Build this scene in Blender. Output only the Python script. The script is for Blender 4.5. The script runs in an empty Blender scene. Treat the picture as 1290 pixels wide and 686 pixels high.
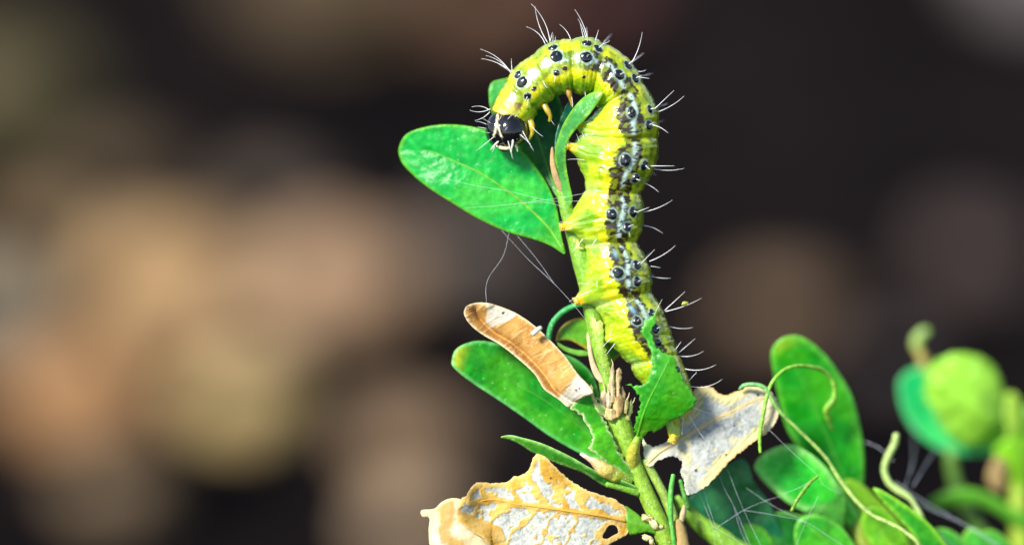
import bpy, math, random
import numpy as np
from mathutils import Vector
from mathutils.geometry import delaunay_2d_cdt

random.seed(7)
rng = np.random.default_rng(7)
scene = bpy.context.scene
col = scene.collection

# ------------------------------------------------------------------ camera, sky, sun, exposure
TW, TH = 1290.0, 686.0            # pixel frame the traced points are measured in
DIST = 0.32                       # metres from lens to the caterpillar
MM = 0.00006                      # metres per traced pixel at the caterpillar
LENS = 36.0 * DIST / (TW * MM)
PITCH = math.radians(22)
FOCUS = np.array([0.0, 0.0, 0.13])
R_ = np.array([1.0, 0, 0])
F_ = np.array([0.0, math.cos(PITCH), -math.sin(PITCH)])
U_ = np.array([0.0, math.sin(PITCH), math.cos(PITCH)])
CAM = FOCUS - F_ * DIST
cd = bpy.data.cameras.new('camera')
cam = bpy.data.objects.new('camera', cd); col.objects.link(cam)
cam.location = CAM; cam.rotation_euler = (math.pi / 2 - PITCH, 0, 0)
cd.lens = LENS; cd.sensor_width = 36; cd.clip_start = 0.01; cd.clip_end = 2000
cd.dof.use_dof = True; cd.dof.focus_distance = DIST - 0.0011
cd.dof.aperture_fstop = LENS / 20.0; cd.dof.aperture_blades = 0
scene.camera = cam

SUN_DIR = Vector((-0.52, -0.46, 0.72)).normalized()      # towards the sun
SUN_EL = math.asin(SUN_DIR.z); SUN_AZ = math.atan2(SUN_DIR.x, SUN_DIR.y)
world = bpy.data.worlds.new('World'); scene.world = world; world.use_nodes = True
wn = world.node_tree.nodes; wl = world.node_tree.links
sky = wn.new('ShaderNodeTexSky'); sky.sky_type = 'NISHITA'; sky.sun_disc = False
sky.sun_elevation = SUN_EL; sky.sun_rotation = SUN_AZ
wl.new(sky.outputs[0], wn['Background'].inputs[0]); wn['Background'].inputs[1].default_value = 0.11
sd = bpy.data.lights.new('sun', 'SUN'); sd.energy = 4.3; sd.angle = math.radians(11); sd.color = (1, 0.96, 0.88)
sun = bpy.data.objects.new('sun', sd); col.objects.link(sun)
sun.rotation_euler = (-SUN_DIR).to_track_quat('-Z', 'Y').to_euler(); sun.location = (-1, -1, 2)
scene.view_settings.view_transform = 'Standard'; scene.view_settings.look = 'None'
scene.view_settings.exposure = 0.88; scene.view_settings.gamma = 1.0
scene.render.engine = 'CYCLES'
scene.cycles.use_denoising = True
scene.cycles.max_bounces = 10; scene.cycles.transparent_max_bounces = 12
scene.cycles.sample_clamp_indirect = 6

# ------------------------------------------------------------------ helpers
def P(pts):
    """traced pixel x, y and depth towards the lens (same unit) -> metres"""
    p = np.asarray(pts, float).reshape(-1, 3)
    d = DIST - p[:, 2] * MM
    k = 36.0 / LENS / TW
    return CAM + F_ * d[:, None] + R_ * ((p[:, 0] - TW / 2) * k * d)[:, None] - U_ * ((p[:, 1] - TH / 2) * k * d)[:, None]

def ground_at(x, y):
    k = 36.0 / LENS / TW
    r = F_ + R_ * (x - TW / 2) * k - U_ * (y - TH / 2) * k
    t = -CAM[2] / r[2]
    return CAM + r * t, t

def hash2(ix, iy, seed=0):
    h = np.sin(ix * 127.1 + iy * 311.7 + seed * 74.7) * 43758.5453
    return h - np.floor(h)

def vnoise(x, y, seed=0):
    x = np.asarray(x, float); y = np.asarray(y, float)
    ix, iy = np.floor(x), np.floor(y); fx, fy = x - ix, y - iy
    fx = fx * fx * (3 - 2 * fx); fy = fy * fy * (3 - 2 * fy)
    a = hash2(ix, iy, seed); b = hash2(ix + 1, iy, seed); c = hash2(ix, iy + 1, seed); d = hash2(ix + 1, iy + 1, seed)
    return (a * (1 - fx) + b * fx) * (1 - fy) + (c * (1 - fx) + d * fx) * fy

def fbm(x, y, seed=0, o=4):
    v = 0; a = 0.5; n = 0
    for i in range(o):
        v = v + a * vnoise(np.asarray(x) * 2 ** i, np.asarray(y) * 2 ** i, seed + i * 3.1); n += a; a *= 0.5
    return v / n

def sstep(a, b, x):
    t = np.clip((np.asarray(x, float) - a) / (b - a), 0, 1); return t * t * (3 - 2 * t)

def mix(a, b, m):
    m = np.asarray(m, float)
    if m.ndim == 1: m = m[:, None]
    return np.asarray(a, float) * (1 - m) + np.asarray(b, float) * m

def crom(pts, n, closed=False):
    """smooth curve through the points, n samples even in length"""
    p = np.asarray(pts, float)
    if closed: q = np.vstack([p[-1], p, p[0], p[1]])
    else: q = np.vstack([2 * p[0] - p[1], p, 2 * p[-1] - p[-2]])
    out = []
    m = len(q) - 3
    for i in range(m):
        t = np.linspace(0, 1, 24, endpoint=False)[:, None]
        a, b, c, d = q[i], q[i + 1], q[i + 2], q[i + 3]
        out.append(0.5 * (2 * b + (c - a) * t + (2 * a - 5 * b + 4 * c - d) * t ** 2 + (3 * b - a - 3 * c + d) * t ** 3))
    out = np.vstack(out + [q[-2][None]])
    s = np.r_[0, np.cumsum(np.linalg.norm(np.diff(out[:, :2], axis=0), axis=1) + 1e-9)]
    w = np.linspace(0, s[-1], n + (1 if closed else 0))
    r = np.stack([np.interp(w, s, out[:, k]) for k in range(out.shape[1])], 1)
    return r[:-1] if closed else r

def make_obj(name, verts, faces, mat, parent=None, colors=None, smooth=True, closed=True):
    """one mesh object; verts in metres (world); faces an int array (n,3) or (n,4) or a list of arrays"""
    if not isinstance(faces, list): faces = [faces]
    verts = np.asarray(verts, float)
    if parent is not None: verts = verts - np.array(parent.get('_o', (0, 0, 0)), float)
    if closed:                                   # outward winding
        tr = np.vstack([np.asarray(f)[:, [0, 1, 2]] for f in faces] + [np.asarray(f)[:, [0, 2, 3]] for f in faces if np.asarray(f).shape[1] == 4])
        q = verts - verts.mean(0)
        if np.einsum('ij,ij->i', q[tr[:, 0]], np.cross(q[tr[:, 1]], q[tr[:, 2]])).sum() < 0: faces = [np.asarray(f)[:, ::-1] for f in faces]
    me = bpy.data.meshes.new(name)
    me.vertices.add(len(verts)); me.vertices.foreach_set('co', verts.astype(np.float32).ravel())
    loops = np.concatenate([np.asarray(f).ravel() for f in faces]).astype(np.int32)
    cnt = np.concatenate([np.full(len(f), np.asarray(f).shape[1]) for f in faces]).astype(np.int32)
    me.loops.add(len(loops)); me.loops.foreach_set('vertex_index', loops)
    me.polygons.add(len(cnt)); me.polygons.foreach_set('loop_start', np.r_[0, np.cumsum(cnt)[:-1]].astype(np.int32))
    me.polygons.foreach_set('loop_total', cnt)
    me.polygons.foreach_set('use_smooth', np.full(len(cnt), smooth))
    if colors is not None:
        a = me.color_attributes.new('Col', 'FLOAT_COLOR', 'POINT')
        c = np.ones((len(verts), 4), np.float32); c[:, :3] = np.clip(colors, 0, 1); a.data.foreach_set('color', c.ravel())
    me.update(calc_edges=True); me.validate()
    me.materials.append(mat)
    o = bpy.data.objects.new(name, me); col.objects.link(o)
    if parent is not None: o.parent = parent
    return o

def part_of(o, parent_o):
    """verts of o are already relative to the thing's root; hang o under a part of that thing"""
    o.parent = parent_o; return o

def thing(name, base, label, cat, group=None):
    o = bpy.data.objects.new(name, None); col.objects.link(o)
    o.empty_display_size = 0.005
    o.location = base; o['_o'] = [float(v) for v in base]
    o['label'] = label; o['category'] = cat
    if group: o['group'] = group
    return o

def tag(o, label, cat, group=None):
    o['label'] = label; o['category'] = cat
    if group: o['group'] = group
    return o

def tube_arrays(pts, rad, ns=12, lump=0.0, seed=0):
    p = np.asarray(pts, float); n = len(p)
    rad = np.broadcast_to(np.asarray(rad, float), (n,))
    t = np.gradient(p, axis=0); t /= np.linalg.norm(t, axis=1)[:, None] + 1e-12
    u = np.cross(t[0], [0.13, 0.2, 1.0]); u /= np.linalg.norm(u)
    us = []
    for i in range(n):
        u = u - t[i] * np.dot(u, t[i]); u /= np.linalg.norm(u) + 1e-12; us.append(u.copy())
    us = np.array(us); vs = np.cross(t, us)
    a = np.linspace(0, 2 * np.pi, ns, endpoint=False)
    rr = rad[:, None] * np.ones(ns)[None]
    if lump: rr = rr * (1 + lump * (fbm(np.arange(n)[:, None] * 0.35 + seed, np.cos(a)[None] * 1.3 + 5 + np.sin(a)[None], seed) - 0.5) * 2)
    v = p[:, None, :] + rr[..., None] * (np.cos(a)[None, :, None] * us[:, None, :] + np.sin(a)[None, :, None] * vs[:, None, :])
    v = v.reshape(-1, 3)
    i = np.arange(n - 1)[:, None] * ns; j = np.arange(ns)[None]; j2 = (j + 1) % ns
    q = np.stack([i + j, i + j2, i + ns + j2, i + ns + j], -1).reshape(-1, 4)
    v = np.vstack([v, p[0] - t[0] * rad[0] * 0.4, p[-1] + t[-1] * rad[-1] * 0.4])
    k = len(v); jj = np.arange(ns); jn = (jj + 1) % ns
    c0 = np.stack([jn, jj, np.full(ns, k - 2)], -1)
    c1 = np.stack([(n - 1) * ns + jj, (n - 1) * ns + jn, np.full(ns, k - 1)], -1)
    return v, [q, np.vstack([c0, c1])]

def tube(name, pts, mat, parent, color, n=40, ns=12, lump=0.0, seed=0, spots=0.25, world_tail=None):
    """pts: rows x, y, w, r in traced pixels; a tail of world points (metres) with radii may follow"""
    c = crom(pts, n) if len(pts) > 1 else np.asarray(pts)
    v, f = tube_arrays(c[:, :3], np.maximum(c[:, 3], 0.05), ns, lump, seed)
    wv = P(v)
    if world_tail is not None:
        cw = P(c[:, :3]); tail = np.asarray(world_tail, float)
        ctl = np.vstack([np.c_[cw, c[:, 3] * MM], tail])
        q = crom3(ctl, n + 40)
        wv, f = tube_arrays(q[:, :3], q[:, 3], ns, lump, seed)
    ccol = np.asarray(color, float)
    if ccol.ndim == 2:
        tt = np.linspace(0, 1, len(ccol)); xx = np.repeat(np.linspace(0, 1, (len(wv) - 2) // ns), ns); xx = np.r_[xx, 0, 1]
        ccol = np.stack([np.interp(xx, tt, ccol[:, k]) for k in range(3)], 1)
    nz = fbm(wv[:, 0] * 3000 + seed, wv[:, 2] * 3000 + wv[:, 1] * 2000, seed)
    cc = ccol * (1 + spots * (nz - 0.5) * 2)[:, None]
    return make_obj(name, wv, f, mat, parent, cc)

def crom3(p, n):
    q = np.vstack([2 * p[0] - p[1], p, 2 * p[-1] - p[-2]]); out = []
    for i in range(len(q) - 3):
        t = np.linspace(0, 1, 12, endpoint=False)[:, None]; a, b, c, d = q[i:i + 4]
        out.append(0.5 * (2 * b + (c - a) * t + (2 * a - 5 * b + 4 * c - d) * t ** 2 + (3 * b - a - 3 * c + d) * t ** 3))
    out = np.vstack(out + [q[-2][None]])
    s = np.r_[0, np.cumsum(np.linalg.norm(np.diff(out[:, :3], axis=0), axis=1) + 1e-12)]
    w = np.linspace(0, s[-1], n)
    return np.stack([np.interp(w, s, out[:, k]) for k in range(out.shape[1])], 1)

def inside(x, y, poly):
    poly = np.asarray(poly); r = np.zeros(len(x), bool); j = len(poly) - 1
    for i in range(len(poly)):
        xi, yi = poly[i]; xj, yj = poly[j]
        c = ((yi > y) != (yj > y)) & (x < (xj - xi) * (y - yi) / (yj - yi + 1e-12) + xi)
        r ^= c; j = i
    return r

# ------------------------------------------------------------------ materials
def new_mat(name):
    m = bpy.data.materials.new(name); m.use_nodes = True
    nt = m.node_tree; return m, nt, nt.nodes, nt.links, nt.nodes['Principled BSDF']

def add_bump(nt, bsdf, scale, strength, dist, detail=4, kind='noise', coord='Object'):
    N, L = nt.nodes, nt.links
    tc = N.new('ShaderNodeTexCoord')
    if kind == 'noise':
        tx = N.new('ShaderNodeTexNoise'); tx.inputs['Scale'].default_value = scale; tx.inputs['Detail'].default_value = detail; out = tx.outputs['Fac']
    else:
        tx = N.new('ShaderNodeTexVoronoi'); tx.inputs['Scale'].default_value = scale; out = tx.outputs['Distance']
    L.new(tc.outputs[coord], tx.inputs['Vector'])
    b = N.new('ShaderNodeBump'); b.inputs['Strength'].default_value = strength; b.inputs['Distance'].default_value = dist
    L.new(out, b.inputs['Height']); L.new(b.outputs[0], bsdf.inputs['Normal'])
    return b

def attr_mat(name, rough=0.4, spec=0.5, coat=0.0, coat_rough=0.2, trans=0.0, sss=0.0, sss_scale=0.0004, sss_rad=(1, 0.8, 0.2), tint=None, bump=None, vary=0.12, vscale=1500, gain=1.0, specks=None):
    m, nt, N, L, b = new_mat(name)
    a = N.new('ShaderNodeAttribute'); a.attribute_name = 'Col'
    tc = N.new('ShaderNodeTexCoord'); nz = N.new('ShaderNodeTexNoise'); nz.inputs['Scale'].default_value = vscale; nz.inputs['Detail'].default_value = 5
    L.new(tc.outputs['Object'], nz.inputs['Vector'])
    mr = N.new('ShaderNodeMapRange'); mr.inputs[1].default_value = 0.25; mr.inputs[2].default_value = 0.75
    mr.inputs[3].default_value = gain * (1 - vary); mr.inputs[4].default_value = gain * (1 + vary); L.new(nz.outputs['Fac'], mr.inputs[0])
    mx = N.new('ShaderNodeVectorMath'); mx.operation = 'SCALE'; L.new(a.outputs['Color'], mx.inputs[0]); L.new(mr.outputs[0], mx.inputs['Scale'])
    if specks:                                   # tiny pale dots of dust and pores
        vo = N.new('ShaderNodeTexVoronoi'); vo.inputs['Scale'].default_value = specks[0]; L.new(tc.outputs['Object'], vo.inputs['Vector'])
        lt = N.new('ShaderNodeMath'); lt.operation = 'LESS_THAN'; lt.inputs[1].default_value = 0.24; L.new(vo.outputs['Distance'], lt.inputs[0])
        sp = N.new('ShaderNodeSeparateColor'); L.new(vo.outputs['Color'], sp.inputs[0])
        gt = N.new('ShaderNodeMath'); gt.operation = 'GREATER_THAN'; gt.inputs[1].default_value = specks[1]; L.new(sp.outputs[0], gt.inputs[0])
        mu = N.new('ShaderNodeMath'); mu.operation = 'MULTIPLY'; L.new(lt.outputs[0], mu.inputs[0]); L.new(gt.outputs[0], mu.inputs[1])
        m2 = N.new('ShaderNodeMath'); m2.operation = 'MULTIPLY'; m2.inputs[1].default_value = 0.6; L.new(mu.outputs[0], m2.inputs[0])
        sm = N.new('ShaderNodeMix'); sm.data_type = 'RGBA'; L.new(m2.outputs[0], sm.inputs[0]); L.new(mx.outputs[0], sm.inputs[6]); sm.inputs[7].default_value = (0.60, 0.70, 0.42, 1)
        class _S: outputs = [sm.outputs[2]]
        mx = _S
    L.new(mx.outputs[0], b.inputs['Base Color'])
    b.inputs['Roughness'].default_value = rough; b.inputs['Specular IOR Level'].default_value = spec
    b.inputs['Coat Weight'].default_value = coat; b.inputs['Coat Roughness'].default_value = coat_rough
    if sss:
        b.inputs['Subsurface Weight'].default_value = sss; b.inputs['Subsurface Radius'].default_value = sss_rad; b.inputs['Subsurface Scale'].default_value = sss_scale
    if bump: add_bump(nt, b, *bump)
    if trans:
        t = N.new('ShaderNodeBsdfTranslucent'); L.new(mx.outputs[0], t.inputs['Color'])
        if tint:
            tm = N.new('ShaderNodeVectorMath'); tm.operation = 'MULTIPLY'; tm.inputs[1].default_value = tint
            L.new(mx.outputs[0], tm.inputs[0]); L.new(tm.outputs[0], t.inputs['Color'])
        s = N.new('ShaderNodeMixShader'); s.inputs[0].default_value = trans
        L.new(b.outputs[0], s.inputs[1]); L.new(t.outputs[0], s.inputs[2]); L.new(s.outputs[0], N['Material Output'].inputs['Surface'])
    return m

def plain_mat(name, color, rough=0.5, spec=0.5, coat=0.0, bump=None, var=None, metallic=0.0, emis=None):
    m, nt, N, L, b = new_mat(name)
    b.inputs['Base Color'].default_value = (*color, 1); b.inputs['Roughness'].default_value = rough
    b.inputs['Specular IOR Level'].default_value = spec; b.inputs['Coat Weight'].default_value = coat
    if var:
        sc, c2 = var
        tc = N.new('ShaderNodeTexCoord'); nz = N.new('ShaderNodeTexNoise'); nz.inputs['Scale'].default_value = sc; nz.inputs['Detail'].default_value = 6
        L.new(tc.outputs['Object'], nz.inputs['Vector'])
        r = N.new('ShaderNodeValToRGB'); r.color_ramp.elements[0].position = 0.35; r.color_ramp.elements[1].position = 0.65
        r.color_ramp.elements[0].color = (*color, 1); r.color_ramp.elements[1].color = (*c2, 1)
        L.new(nz.outputs['Fac'], r.inputs[0]); L.new(r.outputs[0], b.inputs['Base Color'])
    if bump: add_bump(nt, b, *bump)
    return m

M_LEAF = attr_mat('leaf_green', rough=0.30, spec=0.38, trans=0.40, gain=1.22, tint=(1.9, 1.25, 0.5), bump=(1900, 0.42, 0.00022, 5), vary=0.2, vscale=2400, specks=(4200, 0.965))
M_DRY = attr_mat('leaf_dry', rough=0.65, spec=0.15, trans=0.28, bump=(5200, 0.4, 0.00010, 4), vary=0.08, vscale=2500)
M_STEM = attr_mat('stem_green', rough=0.42, spec=0.4, sss=0.25, bump=(6500, 0.5, 0.00012, 5), vary=0.32, vscale=2600, specks=(4500, 0.6))
M_BODY = attr_mat('caterpillar_skin', rough=0.42, spec=0.3, coat=0.95, coat_rough=0.10, sss=0.9, sss_scale=0.0011, sss_rad=(1.0, 1.0, 0.15), bump=(3000, 0.4, 0.00013, 4), vary=0.14, vscale=2600)
M_BODY.node_tree.nodes['Principled BSDF'].inputs['Coat IOR'].default_value = 1.5
M_HEAD = attr_mat('caterpillar_head', rough=0.12, spec=0.5, coat=0.45, coat_rough=0.05, bump=(3500, 0.22, 0.00010, 3), vary=0.1)
M_WART = plain_mat('wart_black', (0.006, 0.006, 0.007), 0.18, 0.6, 0.5)
M_HAIR = plain_mat('bristle_white', (0.85, 0.86, 0.88), 0.28, 0.6)
M_SILK = plain_mat('silk', (0.70, 0.74, 0.82), 0.3, 0.5)
_n = M_SILK.node_tree; _t = _n.nodes.new('ShaderNodeBsdfTransparent'); _m = _n.nodes.new('ShaderNodeMixShader'); _m.inputs[0].default_value = 0.42
_n.links.new(_t.outputs[0], _m.inputs[1]); _n.links.new(_n.nodes['Principled BSDF'].outputs[0], _m.inputs[2]); _n.links.new(_m.outputs[0], _n.nodes['Material Output'].inputs['Surface'])

# ------------------------------------------------------------------ ground
g = np.linspace(-1, 1, 301)
gx = np.sinh(g * 7.2) / math.sinh(7.2) * 160
X, Y = np.meshgrid(gx, gx + 0.35, indexing='ij')
rad = np.hypot(X, Y - 0.35)
Zg = ((fbm(X * 22, Y * 22, 3, 4) - 0.5) * 0.022 + (fbm(X * 90, Y * 90, 9, 3) - 0.5) * 0.008) * np.clip(1.4 - rad / 3, 0, 1) - 0.004
n = len(g)
ii = (np.arange(n - 1)[:, None] * n + np.arange(n - 1)[None]).ravel()
gf = np.stack([ii, ii + n, ii + n + 1, ii + 1], -1)
m_soil, nt, N, L, b = new_mat('soil')
tc = N.new('ShaderNodeTexCoord')
nz = N.new('ShaderNodeTexNoise'); nz.inputs['Scale'].default_value = 26; nz.inputs['Detail'].default_value = 8; L.new(tc.outputs['Object'], nz.inputs['Vector'])
rp = N.new('ShaderNodeValToRGB'); e = rp.color_ramp.elements
e[0].position = 0.30; e[0].color = (0.0024, 0.0023, 0.0030, 1); e[1].position = 0.72; e[1].color = (0.0115, 0.0090, 0.0088, 1)
L.new(nz.outputs['Fac'], rp.inputs[0]); L.new(rp.outputs[0], b.inputs['Base Color'])
b.inputs['Roughness'].default_value = 0.9; b.inputs['Specular IOR Level'].default_value = 0.0
add_bump(nt, b, 220, 0.6, 0.003, 8)
ground = make_obj('ground', np.stack([X.ravel(), Y.ravel(), Zg.ravel()], 1), gf, m_soil, closed=False)
ground['kind'] = 'structure'

def ico(sub):
    import bmesh
    bm = bmesh.new(); bmesh.ops.create_icosphere(bm, subdivisions=sub, radius=1)
    v = np.array([x.co[:] for x in bm.verts]); f = np.array([[q.index for q in p.verts] for p in bm.faces]); bm.free(); return v, f
ICO1, ICO3, ICO4 = ico(1), ico(3), ico(4)

# loose soil crumbs strewn over the ground around the plant
vs, fs = [], []
for k in range(1500):
    a = rng.uniform(-0.5, 0.6); yv = rng.uniform(-0.05, 1.1); s = rng.uniform(0.001, 0.0045)
    v = ICO1[0] * s * rng.uniform(0.6, 1.2, 3) * (1 + 0.3 * rng.standard_normal((len(ICO1[0]), 1)))
    fs.append(ICO1[1] + len(ICO1[0]) * k); vs.append(v + [a, yv, rng.uniform(-0.004, 0.003)])
m_crumb = plain_mat('soil_crumb', (0.004, 0.0034, 0.0034), 0.95, 0.0, var=(40, (0.012, 0.0085, 0.007)))
crumbs = make_obj('soil_crumbs', np.vstack(vs), np.vstack(fs), m_crumb, smooth=False)
crumbs['kind'] = 'stuff'; crumbs['label'] = 'loose dark soil crumbs strewn over the bare ground'

# pebbles and clods on the soil: pixel of their middle, radius in pixels, colour
PEB = [
 (225, 385, 104, (.37, .225, .10), 'large tan pebble on dark soil, biggest of the pale ones'),
 (430, 385, 94, (.31, .19, .105), 'pinkish tan pebble lying beside the large tan one'),
 (100, 530, 98, (.30, .155, .062), 'orange brown pebble lying next to the large tan one'),
 (316, 522, 66, (.38, .27, .11), 'round yellowish tan pebble between the orange and the brown pebbles'),
 (515, 580, 70, (.22, .14, .078), 'round pinkish brown pebble beside a black gap in the soil'),
 (520, 680, 62, (.26, .18, .11), 'brown pebble touching the round pinkish brown one'),
 (5, 410, 66, (.20, .17, .12), 'grey olive pebble at the side of the large tan one'),
 (990, 412, 62, (.13, .08, .045), 'rounded mid brown pebble lying apart on dark soil'),
 (1225, 345, 66, (.060, .038, .032), 'dark reddish brown clod on the bare soil'),
 (1330, -20, 120, (.13, .112, .11), 'pale pinkish grey stone lying far back on the soil'),
 (620, 25, 84, (.11, .052, .026), 'rust brown clod lying far back on the soil'),
 (760, -8, 58, (.09, .026, .022), 'dark red brown clod beside the rust brown one'),
 (430, 10, 120, (.075, .046, .020), 'wide olive brown clod lying far back on the soil'),
 (15, 150, 100, (.075, .058, .020), 'large mossy olive clod on the dark soil'),
 (600, 340, 74, (.080, .060, .048), 'grey brown clod lying behind the pinkish tan pebble'),
 (150, 640, 66, (.15, .10, .055), 'small dull brown pebble in front of the orange brown one'),
 (350, 285, 64, (.080, .056, .038), 'dark grey brown clod behind the large tan pebble'),
 (150, 250, 62, (.10, .066, .032), 'dull brown clod behind the large tan pebble, next to the mossy one'),
 (60, 320, 60, (.20, .13, .060), 'mid brown pebble between the mossy clod and the large tan pebble'),
 (330, 430, 48, (.36, .24, .14), 'tan pebble wedged between the large tan and the pinkish ones'),
 (205, 490, 42, (.34, .20, .09), 'amber pebble wedged between the orange and the yellowish ones'),
 (1130, 470, 46, (.050, .036, .034), 'small dark brown clod behind the rounded green leaf bud'),
]
for i, (px, py, pr, c, lab) in enumerate(PEB):
    pos, t = ground_at(px, py)
    r = pr * 36.0 / LENS / TW * t
    v = ICO4[0].copy()
    d = 1 + 0.30 * (fbm(v[:, 0] * 1.4 + i * 7, v[:, 1] * 1.4 + v[:, 2] * 1.7, i, 3) - 0.5) * 2 + 0.05 * (fbm(v[:, 0] * 7 + i, v[:, 1] * 7 + v[:, 2] * 8, i, 3) - 0.5) * 2
    v = v * d[:, None] * r * np.array([1.08, 1.0, 0.62])
    a = i * 1.3; v = np.stack([v[:, 0] * math.cos(a) - v[:, 1] * math.sin(a), v[:, 0] * math.sin(a) + v[:, 1] * math.cos(a), v[:, 2]], 1)
    c2 = tuple(x * 0.6 for x in c)
    m = plain_mat('pebble_%d' % i, c, 0.75, 0.3, var=(120, c2), bump=(500, 0.4, 0.0008, 6))
    base = np.array([pos[0], pos[1], 0.0])
    name = 'soil_clod' if 'clod' in lab else 'pebble'
    o = make_obj(name, v + [0, 0, r * 0.36], ICO4[1], m)
    o.location = base
    tag(o, lab, 'clod' if 'clod' in lab else 'stone', 'pebbles and clods on the soil behind the plant')

# ------------------------------------------------------------------ leaves
def leaf(name, poly, mid, wm, parent, colfn, mat, kL=0, kR=0, cL=0, cR=0, holes=(), thick=2.4, jag=0.0, spacing=2.6, label=None,
         smooth=True, rough_w=1.0, midrib=None, mid_r=2.2, relief=None, vein=0.0, seed=0, wfn=None, mid_side=1, up_to=0.96):
    pl = np.asarray(poly, float)
    per = np.linalg.norm(np.diff(np.vstack([pl, pl[:1]]), axis=0), axis=1).sum()
    nb = max(24, int(per / (spacing if not jag else min(spacing, 1.7))))
    bd = crom(pl, nb, closed=True) if smooth else resample_closed(pl, nb)
    if jag:
        ang = np.arange(nb)
        bd = bd + (np.stack([vnoise(ang * 0.55, ang * 0 + seed, seed), vnoise(ang * 0.55, ang * 0 + seed + 9, seed + 4)], 1) - 0.5) * 2 * jag + rng.uniform(-0.45, 0.45, (nb, 2)) * jag
    hl = [crom(np.asarray(h, float), max(10, int(len(h) * 4)), closed=True) for h in holes]
    x0, y0 = bd.min(0); x1, y1 = bd.max(0)
    gx, gy = np.meshgrid(np.arange(x0, x1, spacing), np.arange(y0, y1, spacing * 0.87), indexing='ij')
    gx = gx + (np.arange(gx.shape[1]) % 2)[None] * spacing / 2
    gx = gx.ravel() + rng.uniform(-.2, .2, gx.size) * spacing; gy = gy.ravel() + rng.uniform(-.2, .2, gy.size) * spacing
    ok = inside(gx, gy, bd)
    q = np.stack([gx[ok], gy[ok]], 1)
    def bdist(a, b):
        out = np.full(len(a), 1e9)
        for s in range(0, len(a), 4000):
            out[s:s + 4000] = np.sqrt(((a[s:s + 4000, None] - b[None]) ** 2).sum(-1)).min(1)
        return out
    q = q[bdist(q, bd) > spacing * 0.55]
    for h in hl:
        q = q[~inside(q[:, 0], q[:, 1], h)]; q = q[bdist(q, h) > spacing * 0.5]
    pts = np.vstack([bd] + hl + [q]); edges = [(i, (i + 1) % nb) for i in range(nb)]
    o_ = nb
    for h in hl:
        edges += [(o_ + i, o_ + (i + 1) % len(h)) for i in range(len(h))]; o_ += len(h)
    rv, re, rf, *_ = delaunay_2d_cdt([Vector(p) for p in pts], edges, [list(range(nb))], 1, 1e-5)
    xy = np.array([v[:] for v in rv]); tri = np.array([f[:] for f in rf])
    cen = xy[tri].mean(1)
    keep = inside(cen[:, 0], cen[:, 1], bd)
    for h in hl: keep &= ~inside(cen[:, 0], cen[:, 1], h)
    tri = tri[keep]
    # consistent winding (towards the lens is +w, y runs down)
    a, b_, c = xy[tri[:, 0]], xy[tri[:, 1]], xy[tri[:, 2]]
    ar = (b_[:, 0] - a[:, 0]) * (c[:, 1] - a[:, 1]) - (b_[:, 1] - a[:, 1]) * (c[:, 0] - a[:, 0])
    tri[ar > 0] = tri[ar > 0][:, ::-1]
    used = np.unique(tri); remap = -np.ones(len(xy), int); remap[used] = np.arange(len(used)); xy = xy[used]; tri = remap[tri]
    # midrib frame
    M = crom(np.c_[np.asarray(mid, float), np.interp(np.linspace(0, 1, len(mid)), np.linspace(0, 1, len(wm)), wm)], 260)
    T = np.gradient(M[:, :2], axis=0); T /= np.linalg.norm(T, axis=1)[:, None]
    idx = np.zeros(len(xy), int)
    for s in range(0, len(xy), 3000): idx[s:s + 3000] = ((xy[s:s + 3000, None] - M[None, :, :2]) ** 2).sum(-1).argmin(1)
    dv = xy - M[idx, :2]; d = T[idx, 0] * dv[:, 1] - T[idx, 1] * dv[:, 0]      # + on the right of base->tip (screen)
    t = idx / 259.0; D = np.hypot(dv[:, 0], dv[:, 1]) * np.sign(d)
    bdd = bdist(xy, np.vstack([bd] + hl)); ad = np.abs(D)
    w = M[idx, 2] + np.where(D > 0, kR * ad + cR * ad ** 2, kL * ad + cL * ad ** 2)
    w = w + rough_w * ((fbm(xy[:, 0] * 0.03 + seed, xy[:, 1] * 0.03, seed) - 0.5) * 6 + (fbm(xy[:, 0] * 0.12, xy[:, 1] * 0.12 + seed, seed + 2) - 0.5) * 1.3)
    if wfn is not None: w = w + wfn(xy[:, 0], xy[:, 1], t, D)
    if vein:
        ph = t * 9 - ad * 0.028
        w = w - vein * np.exp(-((np.abs(ph - np.round(ph))) / 0.09) ** 2) * sstep(0, 8, bdd) - vein * 1.2 * np.exp(-(ad / 3.0) ** 2)
    colr = colfn(xy[:, 0], xy[:, 1], t, D, bdd)
    if relief is not None: w = w + relief(xy[:, 0], xy[:, 1], t, D, bdd)
    p3 = np.c_[xy, w]
    fn = np.cross(p3[tri[:, 1]] - p3[tri[:, 0]], p3[tri[:, 2]] - p3[tri[:, 0]])
    vn = np.zeros_like(p3)
    for k in range(3): np.add.at(vn, tri[:, k], fn)
    vn /= -(np.linalg.norm(vn, axis=1)[:, None] + 1e-12)          # towards the lens
    th = thick * (0.35 + 0.65 * sstep(0, 5, bdd))[:, None]
    front = p3 - vn * (thick * 0.18 * (1 - sstep(0, 4, bdd)))[:, None]; back = p3 - vn * th
    E = np.sort(np.vstack([tri[:, [0, 1]], tri[:, [1, 2]], tri[:, [2, 0]]]), 1)
    Ed = np.vstack([tri[:, [0, 1]], tri[:, [1, 2]], tri[:, [2, 0]]])
    _, inv, cnt = np.unique(E, axis=0, return_inverse=True, return_counts=True)
    rim = Ed[cnt[inv.ravel()] == 1]; nv = len(xy)
    quads = np.stack([rim[:, 1], rim[:, 0], rim[:, 0] + nv, rim[:, 1] + nv], -1)
    allv = P(np.vstack([front, back]))
    o = make_obj(name, allv, [tri, tri[:, ::-1] + nv, quads], mat, parent, np.vstack([colr, colr * 0.92]))
    if label: o['label'] = label
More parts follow.
